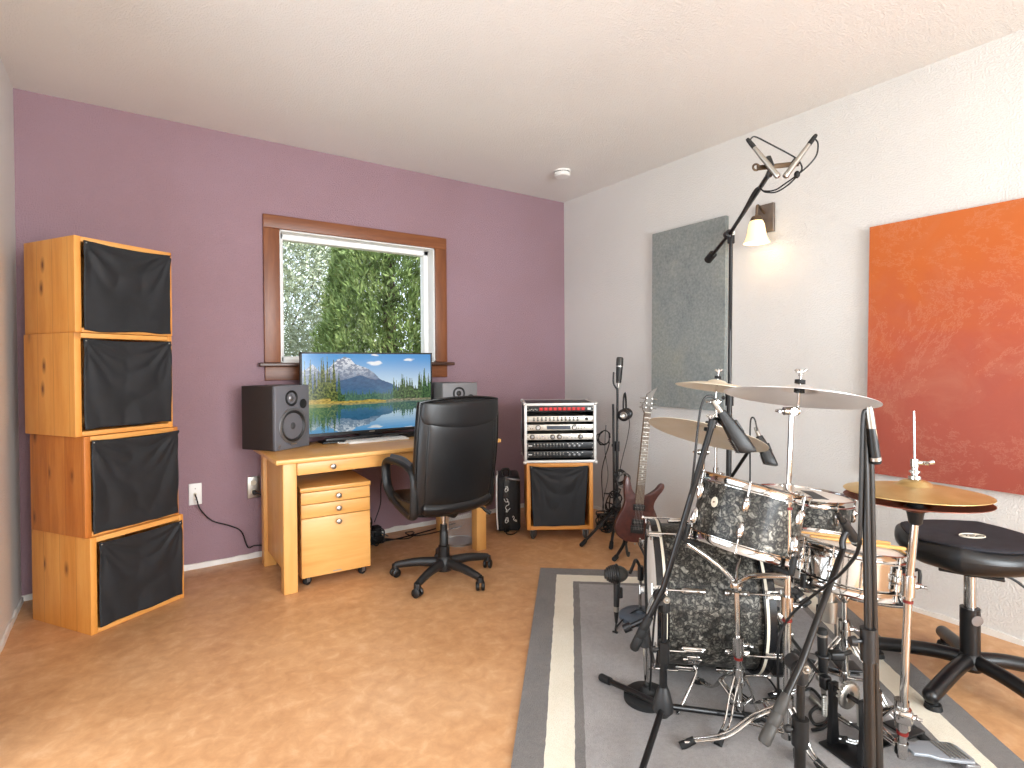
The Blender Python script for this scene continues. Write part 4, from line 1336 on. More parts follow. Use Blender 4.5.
pb = tube_mic(at(809, 144.5, 2.30), at(784.5, 177.5, 2.30), .0115, 'pencil_microphone', 'right of the crossed silver pencil microphones on the overhead bar', 'nickel', group='overhead pencil microphones', conn='rubber', grille='steel', gl=.10)
br = MB().tube([at(757, 168, 2.37), at(772, 166.5, 2.37), at(786, 165, 2.35), at(799, 163.5, 2.33)], .011, 10, flat=.35).build('stereo_bar', 'bronze', st4)
MB().torus(mat4(at(756, 167.2, 2.37), frame(FH)), .013, .0045, 20, 8).build('bar_loop', 'bronze', br)
MB().cyl(at(767, 158, 2.35), at(770.5, 167, 2.34), .0165, seg=16).build('microphone_clip', 'plastic', br)
MB().cyl(at(794, 164.5, 2.32), at(797.5, 160, 2.31), .0165, seg=16).build('microphone_clip', 'plastic', br)
MB().cyl(at(768.5, 176, 2.38), at(771.5, 169, 2.36), .014, seg=14).build('boom_tip', 'dark_grey', st4)
cable('black cable arching from the left overhead pencil microphone across to the bar', [at(752.4, 144.8, 2.35), at(750.6, 141, 2.35), at(751.5, 138, 2.35), at(756, 137, 2.35), at(770, 144, 2.34), at(788, 153.5, 2.33), at(798, 160, 2.33), at(802, 168, 2.33), at(798, 175, 2.33), at(788, 185, 2.36), at(776, 192, 2.40), at(765, 192, 2.45), at(757, 189, 2.52), at(745, 211, 2.78), at(735, 228, 3.0), at(731, 245, 3.13), at(731, 330, 3.13)], .0033)
cable('black cable curling from the right overhead pencil microphone back to the boom', [at(811, 142, 2.29), at(815, 139.3, 2.29), at(818, 144, 2.29), at(816.5, 155, 2.29), at(809, 165, 2.30), at(798.5, 174, 2.32), at(786, 183, 2.36), at(775, 190, 2.41), at(764, 191, 2.46), at(756, 188.5, 2.53), at(744, 209, 2.78), at(734, 227, 2.99)], .0033)
MB().sphere(at(797, 174.5, 2.325), .012, (1, 1, 1.3), seg=14, rings=8).build('cable_tie', 'rubber', br)

# snare microphone on the nearest boom
ms = tube_mic(at(842.5, 521, 1.80), at(857.5, 543, 1.90), .0165, 'snare_microphone', 'short black microphone clipped over the near edge of the snare drum', 'dark_grey', grille='rubber', gl=.2, conn='plastic')
MB().tube([at(843, 549, 1.82), at(842.5, 541, 1.825), at(846, 533, 1.83), at(849.5, 531, 1.835)], .013, 12, smooth=4, flat=.7).build('microphone_clip', 'plastic', st2)
# hi-hat microphone hanging from the straight stand
mh = tube_mic(at(871.5, 428, 1.285), at(876, 464, 1.29), .0115, 'hi_hat_microphone', 'slim black microphone hanging from the top of the tall straight stand', 'plastic', grille='rubber', gl=.15, conn='nickel')
MB().tube([at(866.5, 424, 1.30), at(869, 421, 1.29), at(872, 430, 1.285), at(873.5, 440, 1.285)], .009, 10, smooth=4, flat=.6).build('microphone_clip', 'bronze', st3)
cable('black cable running down the tall straight stand, then sweeping left past the snare', [at(870.5, 422, 1.285), at(868, 413, 1.285), at(865, 410.5, 1.285), at(863, 417, 1.285), at(862, 440, 1.285), at(861, 480, 1.29), at(860, 530, 1.30), at(858, 550, 1.32), at(851, 562, 1.40), at(838, 576, 1.55), at(820, 590, 1.70), at(800, 606, 1.80), at(786, 622, 1.85), at(779, 640, 1.86), at(778, 670, 1.88), at(779, 720, 1.92)], .0045)
# microphone on the studio stand, with headphones
dS = c.dot(FH)
MB().cyl(at(613.2, 404, dS), at(614.2, 512, dS), .009, seg=14).build('folded_boom', 'black_metal', st6)
mc = tube_mic(at(618.6, 383, dS), at(620, 357, dS), .0255, 'condenser_microphone', 'dark condenser microphone topping the stand by the guitar', 'dark_grey', grille='grille', gl=.36, ring=True)
MB().tube([at(617.5, 390, dS), at(613.5, 383, dS), at(613.8, 372, dS+.0)], .007, 10, smooth=4).build('microphone_clip', 'black_metal', st6)
ph = at(622.5, 394, dS-.05)
hp = thing('headphones', 'black headphones hanging from the top of the stand by the guitar', 'headphones', mat4(ph), None)
HX = (FH*.93+RH*.36).normalized()
pts = []
for k in range(13):
    a = pi*k/12
    pts.append(ph+HX*(.060*cos(a))+RH*.016+UP*(-.12+.125*sin(a)**.8))
MB().tube(pts, .010, 8, smooth=3, flat=.5).build('headband', 'plastic', hp)
for s_ in (-1, 1):
    cc = ph+RH*.020-UP*.155+HX*(.060*s_)
    ec = MB().lathe([(0, -.016), (.030, -.018), (.046, -.006), (.044, .012), (.038, .018), (0, .018)], mat4(cc, frame(HX*-s_)), 26).build('ear_cup', 'plastic', hp)
    MB().torus(mat4(cc-HX*(.024*s_), frame(HX)), .034, .011, 26, 8).build('ear_pad', 'leather_seam', ec)
    MB().lathe([(0, 0), (.018, .0), (.022, -.003), (.026, 0)], mat4(cc+HX*(.018*s_), frame(HX*-s_)), 20).build('cup_cap', 'steel', ec)
cable('thin black headphone cable hanging beside the guitar neck', [at(629, 419, dS-.05), at(629.5, 425, dS-.06), at(627, 440, dS-.06), at(622, 460, dS-.06), at(618.5, 478, dS-.04)], .003)
R_ = random.Random(9)
def coil(label, c0, r0, n_, mat, seed, rr=.0042, flat=1.0, tail=None):
    R = random.Random(seed); pts = []
    for k in range(n_*9):
        a = k*2*pi/9
        q = r0*(1+.18*R.uniform(-1, 1))
        pts.append(V(c0)+RH*(cos(a)*q)+UP*(sin(a)*q*1.1*flat)+FH*R.uniform(-.025, .025))
    if tail: pts += [V(p) for p in tail]
    return cable(label, pts, rr, mat, 4)
coil('black cable coil hung on the stand above the guitar body', at(620, 477, dS-.10), .042, 4, 'cable', 2, .007)
coil('pale grey cable coil hung on the stand above the guitar body', at(624, 480, dS-.14), .046, 2, 'grey_cable', 3, .004)
coil('black cable coil beside the right edge of the rack case', at(604, 438, dS+.15), .05, 3, 'cable', 5, .0042, tail=[at(602, 470, dS+.2), at(603, 500, dS+.2), at(605, 520, dS+.2)])
cable('grey cable hanging down the wall beside the rolling crate', [at(606, 425, dS+.35), at(605, 450, dS+.35), at(608, 475, dS+.35), at(604, 497, dS+.35), at(602, 512, dS+.3)], .004, 'grey_cable')
# tangle of cables at the foot of the stand
for k, lab in enumerate(('black cable tangled on the floor left of the studio microphone stand', 'grey cable tangled on the floor left of the studio microphone stand', 'black cable heaped at the foot of the studio microphone stand', 'black cable wound round the lower pole of the studio microphone stand')):
    R = random.Random(30+k); pts = []
    c0 = (at(604, 520, dS+.2), at(606, 522, dS+.15), at(612, 526, dS+.05), at(614, 505, dS-.0))[k]
    for q in range(26):
        a = q*2.1+R.uniform(-.5, .5)
        p = c0+RH*(cos(a)*R.uniform(.04, .09))+FH*(sin(a)*R.uniform(.02, .10))+UP*R.uniform(-.05, .07)*(1 if k < 3 else 1.8)
        p.z = max(p.z, .008); pts.append(p)
    cable(lab, pts, .0055, 'grey_cable' if k == 1 else 'cable', 4)

# ================================================================== GUITAR
gb = at(635.5, 542.5, 3.72)
gtop = at(648.5, 402, 3.80)
gax = (gtop-gb).normalized()
gn = (-FH + RH*.10); gn = (gn-gax*gn.dot(gax)).normalized()      # towards the viewer
gx = gax.cross(-gn).normalized()
if gx.dot(RH) < 0: gx = -gx
GM = mat4(gb, Matrix((gx, gax, gn)).transposed())
gt = thing('electric_guitar', 'dark reddish brown electric guitar on a floor stand by the white wall', 'guitar', GM)
bpts = [(x*.92, y) for x, y in ((0, 0), (.07, .006), (.125, .040), (.157, .095), (.158, .145), (.140, .195), (.118, .235), (.117, .27), (.140, .315), (.170, .355), (.182, .385), (.172, .405), (.150, .398), (.120, .362), (.085, .335), (.055, .318), (.03, .312),
        (-.028, .318), (-.05, .335), (-.068, .365), (-.082, .405), (-.098, .428), (-.117, .415), (-.120, .36), (-.110, .30), (-.103, .26), (-.115, .215), (-.140, .165), (-.158, .12), (-.158, .075), (-.130, .03), (-.075, .004))]
def smooth2(pts, k=4):
    n = len(pts); out = []
    for i in range(n):
        p0, p1, p2, p3 = [V((*pts[(i+j) % n], 0)) for j in (-1, 0, 1, 2)]
        for q in range(k):
            t_ = q/k
            w_ = .5*((2*p1)+(-p0+p2)*t_+(2*p0-5*p1+4*p2-p3)*t_*t_+(-p0+3*p1-3*p2+p3)*t_**3)
            out.append((w_.x, w_.y))
    return out
MB().prism(smooth2(bpts, 3), -.040, 0, None, .0045).build('body', 'guitar', gt, False, ang=60)
nl = .645
nk = MB()
nk.prism([(-.028, .255), (.028, .255), (.0215, .875), (-.0215, .875)], -.020, .006, None, .004)
nk.build('neck', 'rosewood', gt, False)
b = MB().prism([(-.0285, .262), (.0285, .262), (.0215, .872), (-.0215, .872)], .006, .011)
fb = b.build('fretboard', 'rosewood', gt, False)
b = MB()
SCL = .648
for k in range(25):
    y = .872-(SCL-SCL/2**(k/12)) if k else .872
    w_ = .0215+(.0285-.0215)*(.872-y)/.61
    b.box((0, y, .0118), (w_*2, .0032, .002))
b.build('frets', 'nickel', fb, False)
b = MB()
for k in (3, 5, 7, 9, 12, 15, 17, 19, 21):
    y = .872-(SCL-SCL/2**((k-.5)/12))
    b.box((0, y, .0113), (.012, .010, .0015))
b.build('inlays', 'cream', fb, False)
hs = MB().prism([(-.024, .868), (.022, .868), (.036, .905), (.030, .925), (.034, 1.0), (.056, 1.055), (.02, 1.025), (-.014, 1.0), (-.022, .955), (-.043, .915)], -.016, .0, None, .002).build('headstock', 'headstock', gt, False)
for k in range(3):
    for s_ in (-1, 1):
        x, y = s_*.026+(.004 if s_ > 0 else .002), .905+k*.032
        tp = MB().cyl((x*.7, y, 0), (x*.7, y, .012), .005, seg=12).cyl((x, y, -.008), (x+s_*.022, y, -.008), .004, seg=8).sphere((x+s_*.027, y, -.008), .008, (1, .6, 1), seg=10, rings=6).build('tuning_peg', 'nickel', hs, False)
MB().box2((-.0215, .870, .006), (.0215, .876, .0135)).build('nut', 'cream', gt, False)
for y in (.232, .135):
    p_ = MB().box2((-.040, y-.019, 0), (.040, y+.019, .012), .003).build('pickup', 'plastic', gt, False)
    for x in [-.0275+.011*k for k in range(6)]:
        MB().cyl((x, y, .011), (x, y, .0135), .0025, seg=8).build('pole_piece', 'nickel', p_, False)
MB().box2((-.045, .062, 0), (.045, .100, .014), .004).box2((-.045, .100, 0), (.045, .112, .008), .002).build('bridge', 'dark_grey', gt, False)
for x, y in ((.085, .105), (.105, .065)):
    MB().lathe([(.010, 0), (.0095, .014), (0, .015)], mat4(V((x, y, 0))), 18).build('control_knob', 'nickel', gt, False)
for k in range(6):
    u_ = -1+.4*k
    MB().tube([(u_*.026, .085, .016), (u_*.0175, .872, .0140), (u_*.018, .92, .006)], .0007, 4).build('string', 'steel', gt, False)
for x, y in ((-.098, .40), (0, -.004)):
    MB().cyl((x, y-.004 if y < 0 else y, -.012), (x, y-.012 if y < 0 else y+.02, -.012), .006, seg=12).build('strap_button', 'nickel', gt, False)
gs = thing('guitar_stand', 'low black tubular stand holding up the reddish brown guitar', 'guitar stand', mat4(V((gb.x, gb.y, 0))))
back = FH*.16
gf = V((gb.x, gb.y, 0))
for s_ in (-1, 1):
    arm = MB().tube([gf+RH*(s_*.15)-FH*.05+UP*.016, gf+RH*(s_*.11)+FH*.02+UP*.03, gf+RH*(s_*.05)+FH*.10+UP*.10, gf+RH*(s_*.03)+FH*.14+UP*.33], .011, 10, smooth=4).build('leg', 'black_metal', gs)
    MB().cyl(gf+RH*(s_*.155)-FH*.06+UP*.016, gf+RH*(s_*.13)-FH*.015+UP*.018, .016, seg=12).build('rubber_foot', 'rubber', arm)
    MB().tube([gf+RH*(s_*.045)+FH*.10+UP*.07, gf+RH*(s_*.055)+UP*.035, gf+RH*(s_*.055)-FH*.035+UP*.030, gf+RH*(s_*.055)-FH*.05+UP*.055], .009, 8, smooth=4).build('cradle_arm', 'foam_grey', gs)
MB().tube([gf+FH*.14+UP*.33, gf+FH*.20+UP*.2, gf+FH*.30+UP*.012], .010, 10, smooth=3).build('rear_leg', 'black_metal', gs)

# ================================================================== DRUMS
def drum(name, label, base, axis, diam, depth, shell, nl, off=0, style='tom', hint=None, group='drums of the pearl kit', ext=True):
    fr = frame(axis, hint if hint is not None else RH)
    mm = mat4(V(base), fr)
    r = thing(name, label, 'drum', mm, group)
    R = diam/2
    MB().lathe([(R, .004), (R, depth-.004), (R-.006, depth-.004), (R-.006, .004)], None, 72, closed=True).build('shell', shell, r, False)
    MB().lathe([(0, depth), (R*.96, depth), (R+.002, depth-.003), (R+.002, depth-.012)], None, 72).build('batter_head', 'head_white', r, False)
    MB().lathe([(0, 0), (R*.96, 0), (R+.002, .003), (R+.002, .012)], None, 72).build('resonant_head', 'head_white', r, False)
    if style == 'bass':
        for z, s_ in ((-.012, 1), (depth+.012, -1)):
            hp_ = MB().lathe([(R+.004, z), (R+.018, z), (R+.018, z+s_*.044), (R+.004, z+s_*.044)], None, 80, closed=True).build('hoop', 'wood_hoop', r, False)
            MB().lathe([(R+.0150, z+s_*.026), (R+.0186, z+s_*.026), (R+.0186, z+s_*.0365), (R+.0150, z+s_*.0365)], None, 80, closed=True).build('inlay', 'cream', hp_, False)
    else:
        for z, s_ in ((-.004, 1), (depth+.004, -1)):
            MB().lathe([(R+.0125, z-s_*.004), (R+.0150, z-s_*.002), (R+.0100, z+s_*.004), (R+.0085, z+s_*.016), (R+.0095, z+s_*.022), (R+.0165, z+s_*.026), (R+.0165, z+s_*.029), (R+.0070, z+s_*.027), (R+.0055, z+s_*.004), (R+.0095, z-s_*.004)], None, 80, closed=True).build('hoop', 'chrome', r, False)
    for k in range(nl):
        a = off+2*pi*k/nl
        dv = V((cos(a), sin(a), 0)); tv_ = V((-sin(a), cos(a), 0))
        rot = Matrix((tv_, UP, dv)).transposed()
        if style == 'snare':
            lg = MB().cyl(dv*(R+.013)+UP*.036, dv*(R+.013)+UP*(depth-.036), .0105, seg=14).cyl(dv*(R-.002)+UP*.055, dv*(R+.012)+UP*.055, .005, seg=10).cyl(dv*(R-.002)+UP*(depth-.055), dv*(R+.012)+UP*(depth-.055), .005, seg=10).box(dv*(R+.012)+UP*depth*.5, (.026, .030, .024), rot, .005).build('lug', 'chrome', r, False)
            MB().cyl(dv*(R+.0125)+UP*.000, dv*(R+.0125)+UP*.042, .0034, seg=10).cyl(dv*(R+.0125)+UP*(depth-.042), dv*(R+.0125)+UP*(depth+.006), .0034, seg=10).build('tension_rod', 'chrome', lg, False)
        elif style == 'bass':
            for z0, s_ in ((-.012, 1), (depth+.012, -1)):
                zl = z0+s_*.135
                lg = MB().box(dv*(R+.010)+UP*zl, (.022, .095, .020), rot, .009).box(dv*(R+.019)+UP*(zl), (.013, .075, .012), rot, .005).build('lug', 'chrome', r, False)
                rd = MB().cyl(dv*(R+.024)+UP*(z0-s_*.022), dv*(R+.024)+UP*(zl-s_*.03), .0036, seg=10).box(dv*(R+.020)+UP*(z0+s_*.012), (.030, .052, .006), rot, .002).box(dv*(R+.010)+UP*(z0-s_*.006), (.024, .006, .026), rot, .002).build('tension_rod', 'chrome', lg, False)
                MB().cyl(dv*(R+.024)+UP*(z0-s_*.020)-tv_*.020, dv*(R+.024)+UP*(z0-s_*.020)+tv_*.020, .0048, seg=10).build('rod_handle', 'chrome', rd, False)
        else:
            for z0, s_ in ((0, 1), (depth, -1)):
                if depth < .1 and s_ == 1: continue
                zl = z0+s_*.066
                lg = MB().sphere(dv*(R+.006)+UP*zl, 1, (.0135, .033, .0165), rot, 18, 12).sphere(dv*(R+.010)+UP*(zl-s_*.012), 1, (.0105, .014, .0165), rot, 14, 10).build('lug', 'chrome', r, False)
                MB().cyl(dv*(R+.0125)+UP*(zl-s_*.02), dv*(R+.0125)+UP*(z0-s_*.002), .0034, seg=10).box(dv*(R+.0125)+UP*(z0-s_*.005), (.007, .009, .007), rot, .001).build('tension_rod', 'chrome', lg, False)
    return r
# bass drum, its front turned to the left and away
ba = V((-.73, .683, 0)).normalized()
BZ = .325
bB = V((2.152, 1.345, BZ))
BL = .405
bass = drum('bass_drum', 'large dark pearl bass drum lying on its side, black hoops with cream inlay', bB, ba, .560, BL, 'pearl', 8, radians(22), 'bass', UP)
for s_ in (-1, 1):
    side = ba.cross(UP)*s_                      # towards / away from the viewer
    p0 = bB+ba*(BL-.13)+side*.205-UP*.175
    foot = bB+ba*(BL-.05)+side*.36; foot.z = ZR+.004
    sp1 = MB().tube([p0+side*.01, p0+side*.035-UP*.015, p0+side*.06-UP*.04, foot], .0055, 10, smooth=4).build('spur', 'chrome', bass)
    MB().box(p0+side*.012, (.05, .03, .035), frame(UP, ba), .006).cyl(p0+side*.02-ba*.03, p0+side*.02+ba*.04, .007, seg=10).build('spur_bracket', 'chrome', sp1)
    MB().cyl(foot+UP*.03, foot, .008, .004, seg=10).build('rubber_foot', 'rubber', sp1)
# memory: tom bracket plate on top of the shell
tp = bB+ba*(BL*.45)+UP*.281
MB().box(tp+UP*.006, (.09, .06, .014), frame(UP, ba), .004).build('tom_mount_plate', 'chrome', bass)

# rack tom in its basket stand
tC0 = at(740.5, 547, 2.00)
tax = tilt(.27, .11)
TD, TH_ = .355, .225
tom = drum('rack_tom', 'dark pearl rack tom tilted towards the stool, nearest drum to the camera', tC0, tax, TD, TH_, 'pearl', 6, radians(-90-27), 'tom', RH)
bp = V((cos(radians(-90-62)), sin(radians(-90-62)), 0))
MB().lathe([(.017, 0), (.016, .0025), (0, .003)], mat4(bp*(TD/2-.0005)+UP*(TH_*.60), frame(bp) @ Matrix.Diagonal((.8, 1.1, 1))), 20).build('badge', 'cream', tom, False)
MB().box(bp*(TD/2+.002)+UP*(TH_*.60), (.006, .006, .002), frame(bp)).build('vent_grommet', 'chrome', tom, False)

def dbl_leg(r, c, zt, zb, foot, rfoot=True):
    """one leg of a double braced chrome tripod: strap from the upper collar, brace from the lower one"""
    f = V(foot); f.z = ZR+.012
    h = V((f.x-c.x, f.y-c.y, 0)); Ln = h.length; h.normalize(); sd = V((-h.y, h.x, 0))
    top = c+UP*zt+h*.018
    mid = c+h*(Ln*.60)+UP*(.050)
    b = MB()
    for s_ in (-1, 1):
        b.tube([top+sd*s_*.009, (top+mid)*.5+sd*s_*.009+UP*.012, mid+sd*s_*.009, f+sd*s_*.006+UP*.008], .0042, 8, smooth=5)
    lg = b.build('leg', 'chrome', r)
    MB().cyl(f+h*.012-UP*.010, f-h*.035+UP*.012, .014, .012, seg=12).build('rubber_foot', 'rubber', lg)
    e = top.lerp(mid, .62)+UP*.004
    b = MB()
    for s_ in (-1, 1): b.tube([c+UP*zb+h*.014+sd*s_*.007, e+sd*s_*.008], .0034, 6)
    b.build('brace', 'chrome', lg)
def wing(r, p, d, size=.018, name='wing_nut', mat='chrome'):
    d = V(d).normalized(); p = V(p)
    s_ = d.cross(UP) if abs(d.z) < .9 else RH
    s_ = s_.normalized()
    return MB().cyl(p, p+d*size*1.1, size*.36, size*.30, seg=12).tube([p+d*size*1.15-s_*size*.95, p+d*size*.8-s_*size*.55, p+d*size*.7, p+d*size*.8+s_*size*.55, p+d*size*1.15+s_*size*.95], size*.26, 8, smooth=3).build(name, mat, r)
def chrome_stand(name, label, base, feet, tubes, zt=.34, zb=.12, group='chrome double braced stands', red=True, cat='cymbal stand'):
    """tubes: [(bottom point, top point, radius), ...]"""
    c = V((base.x, base.y, 0))
    r = thing(name, label, cat, mat4(V((c.x, c.y, ZR))), group)
    for f in feet: dbl_leg(r, c, zt, zb, f)
    for k, (p, q, rad) in enumerate(tubes):
        p, q = V(p), V(q)
        d = (q-p).normalized()
        tb = MB().cyl(p, q, rad, seg=18).build('tube', 'chrome', r)
        if k < len(tubes)-1:
            cl_ = MB().cyl(q-d*.05, q+d*.014, rad*1.6, seg=18).cyl(q-d*.02, q-d*.02+RH*rad*2.3, rad*.8, seg=12).build('tube_clamp', 'chrome', r)
            wing(cl_, q-d*.02+RH*rad*2.0, RH+FH*.2, .019, 'wing_screw')
            if red:
                MB().lathe([(rad*1.02, -.072), (rad*1.22, -.071), (rad*1.22, -.063), (rad*1.02, -.062)], mat4(q, frame(d)), 18).build('memory_band', 'red_band', cl_)
    MB().cyl(c+UP*(zt-.03), c+UP*(zt+.03), .021, seg=18).build('upper_collar', 'chrome', r)
    MB().cyl(c+UP*(zb-.018), c+UP*(zb+.018), .019, seg=18).build('lower_collar', 'chrome', r)
    return r
def trio(c, f0, s=1):
    h = V((f0.x-c.x, f0.y-c.y, 0))
    return [c+rz(k*2*pi/3)@h*(1 if k == 0 else s) for k in range(3)]
def cymbal(name, label, c, ax, diam, mat, group='cymbals of the drum kit', bell=.115, flip=False, hole=.006, hgt=.030):
    R = diam/2
    up = []
    br_, bh = R*.245, .017
    pts = [(hole, hgt+bh)]
    for k in range(1, 7):
        a = k/6
        pts.append((br_*a, hgt+bh*sqrt(max(0, 1-a*a))*1.0 - .002*a))
    pts[-1] = (br_, hgt-.002)
    for k in range(1, 11):
        t_ = k/10
        pts.append((br_+(R-br_)*t_, (hgt-.002)*(1-t_**1.5)))
    prof = pts+[(x, z-.0016) for x, z in reversed(pts)]
    s_ = -1 if flip else 1
    r = MB().lathe([(x, z*s_) for x, z in prof], None, 96, closed=True).build(name, mat, None, ang=60)
    r.matrix_world = mat4(V(c), frame(ax, RH))
    tag(r, label, 'cymbal', group)
    return r
def tilter(r, c, ax, top_tube, extra=.045, mat='chrome', felt=True):
    """rod through the cymbal with felts, wing nut and the ratchet under it"""
    c = V(c); ax = V(ax)
    j = V(top_tube)
    rd = MB().cyl(c-ax*.055, c+ax*(.047+extra), .0042, seg=10).build('tilter_rod', mat, r)
    tl = MB().tube([j, j.lerp(c-ax*.055, .5)+UP*.004, c-ax*.050], .0095, 10, smooth=3).cyl(j-RH*.026, j+RH*.022, .0135, seg=16).cyl(j-FH*.02, j+FH*.02, .012, seg=14).build('tilter', mat, r)
    wing(tl, j-RH*.026, -RH, .017)
    MB().cyl(c+ax*.020, c+ax*.034, .017, seg=18).build('lower_felt', 'rubber', r)
    MB().cyl(c+ax*.052, c+ax*.064, .017, seg=18).build('upper_felt', 'rubber', r)
    wing(r, c+ax*(.062+extra*.35), ax, .020)

# basket stand under the tom
sc0 = onz(739, 719, ZR)
tsn = chrome_stand('tom_stand', 'chrome basket stand under the rack tom, before the bass drum', sc0, [onz(697, 683, ZR), onz(719, 744, ZR), sc0+(sc0-onz(708, 714, ZR))*1.0],
    [(V((sc0.x, sc0.y, .055)), at(738, 640, sc0.dot(FH)), .0125), (at(738, 645, sc0.dot(FH)), at(736.5, 590, sc0.dot(FH)), .0095)], .17, .065, cat='drum stand')
bj = at(736.5, 588, sc0.dot(FH))
MB().sphere(bj, .018, seg=16, rings=10).box(bj+UP*.012, (.05, .03, .03), None, .008).build('basket_joint', 'chrome', tsn)
for k, a in enumerate((radians(185), radians(-62), radians(62))):
    fr = frame(tax, RH)
    ed = tC0+fr@V((cos(a)*(TD/2+.018), sin(a)*(TD/2+.018), -.004))
    inn = tC0+fr@V((cos(a)*.06, sin(a)*.06, -.075))
    ar = MB().tube([bj+UP*.01, inn-tax*.01, ed-tax*.030], .0095, 10, smooth=2, flat=.6).build('basket_arm', 'chrome', tsn)
    o_ = fr@V((cos(a), sin(a), 0))
    MB().box(ed-tax*.020-o_*.02, (.062, .020, .015), frame(tax, o_), .004).box(ed+o_*.012+tax*.006, (.014, .020, .062), frame(tax, o_), .004).build('rubber_grip', 'rubber', ar)

# snare drum
sC = at(848, 543, 2.14)
sax = tilt(.15, .05)
SD, SH = .350, .150
s0 = sC-sax*SH
snare = drum('snare_drum', 'chrome shelled snare drum between the hi-hat and the rack tom', s0, sax, SD, SH, 'chrome', 10, radians(9), 'snare', RH)
fr = frame(sax, RH)
dv = V((cos(radians(-48)), sin(radians(-48)), 0))
MB().box(dv*(SD/2+.022)+UP*.075, (.040, .034, .09), Matrix((V((-dv.y, dv.x, 0)), dv, UP)).transposed(), .006).tube([dv*(SD/2+.03)+UP*.11, dv*(SD/2+.055)+UP*.12, dv*(SD/2+.06)+UP*.06], .006, 8, smooth=3).build('strainer', 'plastic', snare, False)
snb = V((sC.x-.03, sC.y, 0))
ss = chrome_stand('snare_stand', 'chrome snare stand with a black clamp, behind the hi-hat pedal', snb, trio(snb, snb+rz(2.5)@V((.27, 0, 0))),
    [(V((snb.x, snb.y, .055)), V((snb.x, snb.y, .30)), .0125), (V((snb.x, snb.y, .28)), V((snb.x, snb.y, .40)), .0095)], .25, .10, cat='drum stand', red=False)
bj = V((snb.x, snb.y, .40))
MB().sphere(bj, .018, seg=16, rings=10).box(bj+UP*.012, (.05, .03, .03), None, .008).build('basket_joint', 'chrome', ss)
for k, a in enumerate((radians(200), radians(-40), radians(80))):
    ed = s0+fr@V((cos(a)*(SD/2+.018), sin(a)*(SD/2+.018), -.004))
    ar = MB().tube([bj+UP*.01, s0+fr@V((cos(a)*.06, sin(a)*.06, -.05)), ed-sax*.022, ed+sax*.010], .0065, 10, smooth=3, flat=.8).build('basket_arm', 'chrome', ss)
    o_ = fr@V((cos(a), sin(a), 0))
    MB().box(ed-sax*.014-o_*.02, (.055, .018, .013), frame(sax, o_), .004).box(ed+o_*.012+sax*.006, (.013, .018, .05), frame(sax, o_), .004).build('rubber_grip', 'rubber', ar)
MB().cyl(at(829, 600, 2.06), at(829, 621, 2.06), .030, .026, seg=20).cyl(at(829, 590, 2.06), at(829, 602, 2.06), .02, seg=16).build('basket_adjuster', 'nickel', ss)
# drumsticks lying across the snare head
M['hickory'] = wood('hickory', '#c08a48', '#d3a05c', '#deb274', (30, 30, 3), 2, .45)
for k, (yo, ya, lab) in enumerate(((.022, .05, 'pale drumstick lying across the snare head, the one nearer the rack tom'), (-.035, -.02, 'pale drumstick lying across the snare head, the one nearer the camera'))):
    p = fr@V((-.20+.03*k, yo, .012)); q = fr@V((.195+.012*k, ya, .012))
    d = (q-p)
    mm = mat4(sC+p, frame(d))
    L = d.length
    o = MB().lathe([(0, 0), (.0035, .002), (.0052, .008), (.0048, .014), (.0038, .018), (.0062, L*.28), (.0074, L*.4), (.0074, L-.004), (.005, L), (0, L)], None, 14).build('drumstick', 'hickory')
    o.matrix_world = mm
    tag(o, lab, 'drumstick', 'drumsticks on the snare')

# floor tom
fC = at(804, 494, 2.72)
fax = tilt(.08, .02)
FD, FH_ = .405, .40
ft = drum('floor_tom', 'dark pearl floor tom by the white wall, with tape on its white head', fC-fax*FH_, fax, FD, FH_, 'pearl', 8, radians(12), 'tom', RH)
ff = frame(fax, RH)
MB().box((.045, -.01, FH_+.0012), (.058, .20, .0016), rz(-.15)).build('damping_tape', 'grey_tape' if 'grey_tape' in M else 'dark_grey', ft, False)
MB().box((-.045, -.10, FH_+.0012), (.12, .05, .0016), rz(.2)).build('damping_tape', 'dark_grey', ft, False)
for k in range(3):
    a = radians(-80+120*k)
    dv = ff@V((cos(a), sin(a), 0))
    p = fC-fax*.14+dv*(FD/2+.02)
    f_ = fC-fax*FH_+dv*(FD/2+.04); f_.z = ZR+.006
    lg = MB().tube([p, p-fax*.2, V((f_.x, f_.y, .12)), f_], .0055, 10, smooth=3).build('leg', 'chrome', ft)
    MB().box(fC-fax*.24+dv*(FD/2+.014), (.03, .04, .055), frame(fax, dv), .006).build('leg_bracket', 'chrome', lg)
    MB().cyl(f_+UP*.03, f_-UP*.004, .012, .014, seg=12).build('rubber_foot', 'rubber', lg)

# ================================================================== CYMBALS AND THEIR STANDS
# large crash on the near stand
c2 = at(799, 394, 1.92); a2 = tilt(.155, .135)
cymbal('crash_cymbal', 'large silvery crash cymbal tipped to show its underside, nearest the camera', c2-a2*.015, a2, .485, 'silver_cym')
b2 = onz(787, 746, ZR); dd = b2.dot(FH)
j2 = at(791.5, 411, dd)
cs2 = chrome_stand('cymbal_stand', 'chrome cymbal stand in front of the rack tom, under the large silvery crash', b2, [onz(684, 747, ZR), onz(826, 776, ZR), b2+V((.12, .28, 0))],
    [(V((b2.x, b2.y, .05)), at(787.2, 600, dd), .0125), (at(787.2, 606, dd), at(788.5, 488, dd), .0105), (at(788.5, 494, dd), j2, .0085)], .15, .06)
tilter(cs2, c2-a2*.015, a2, j2)
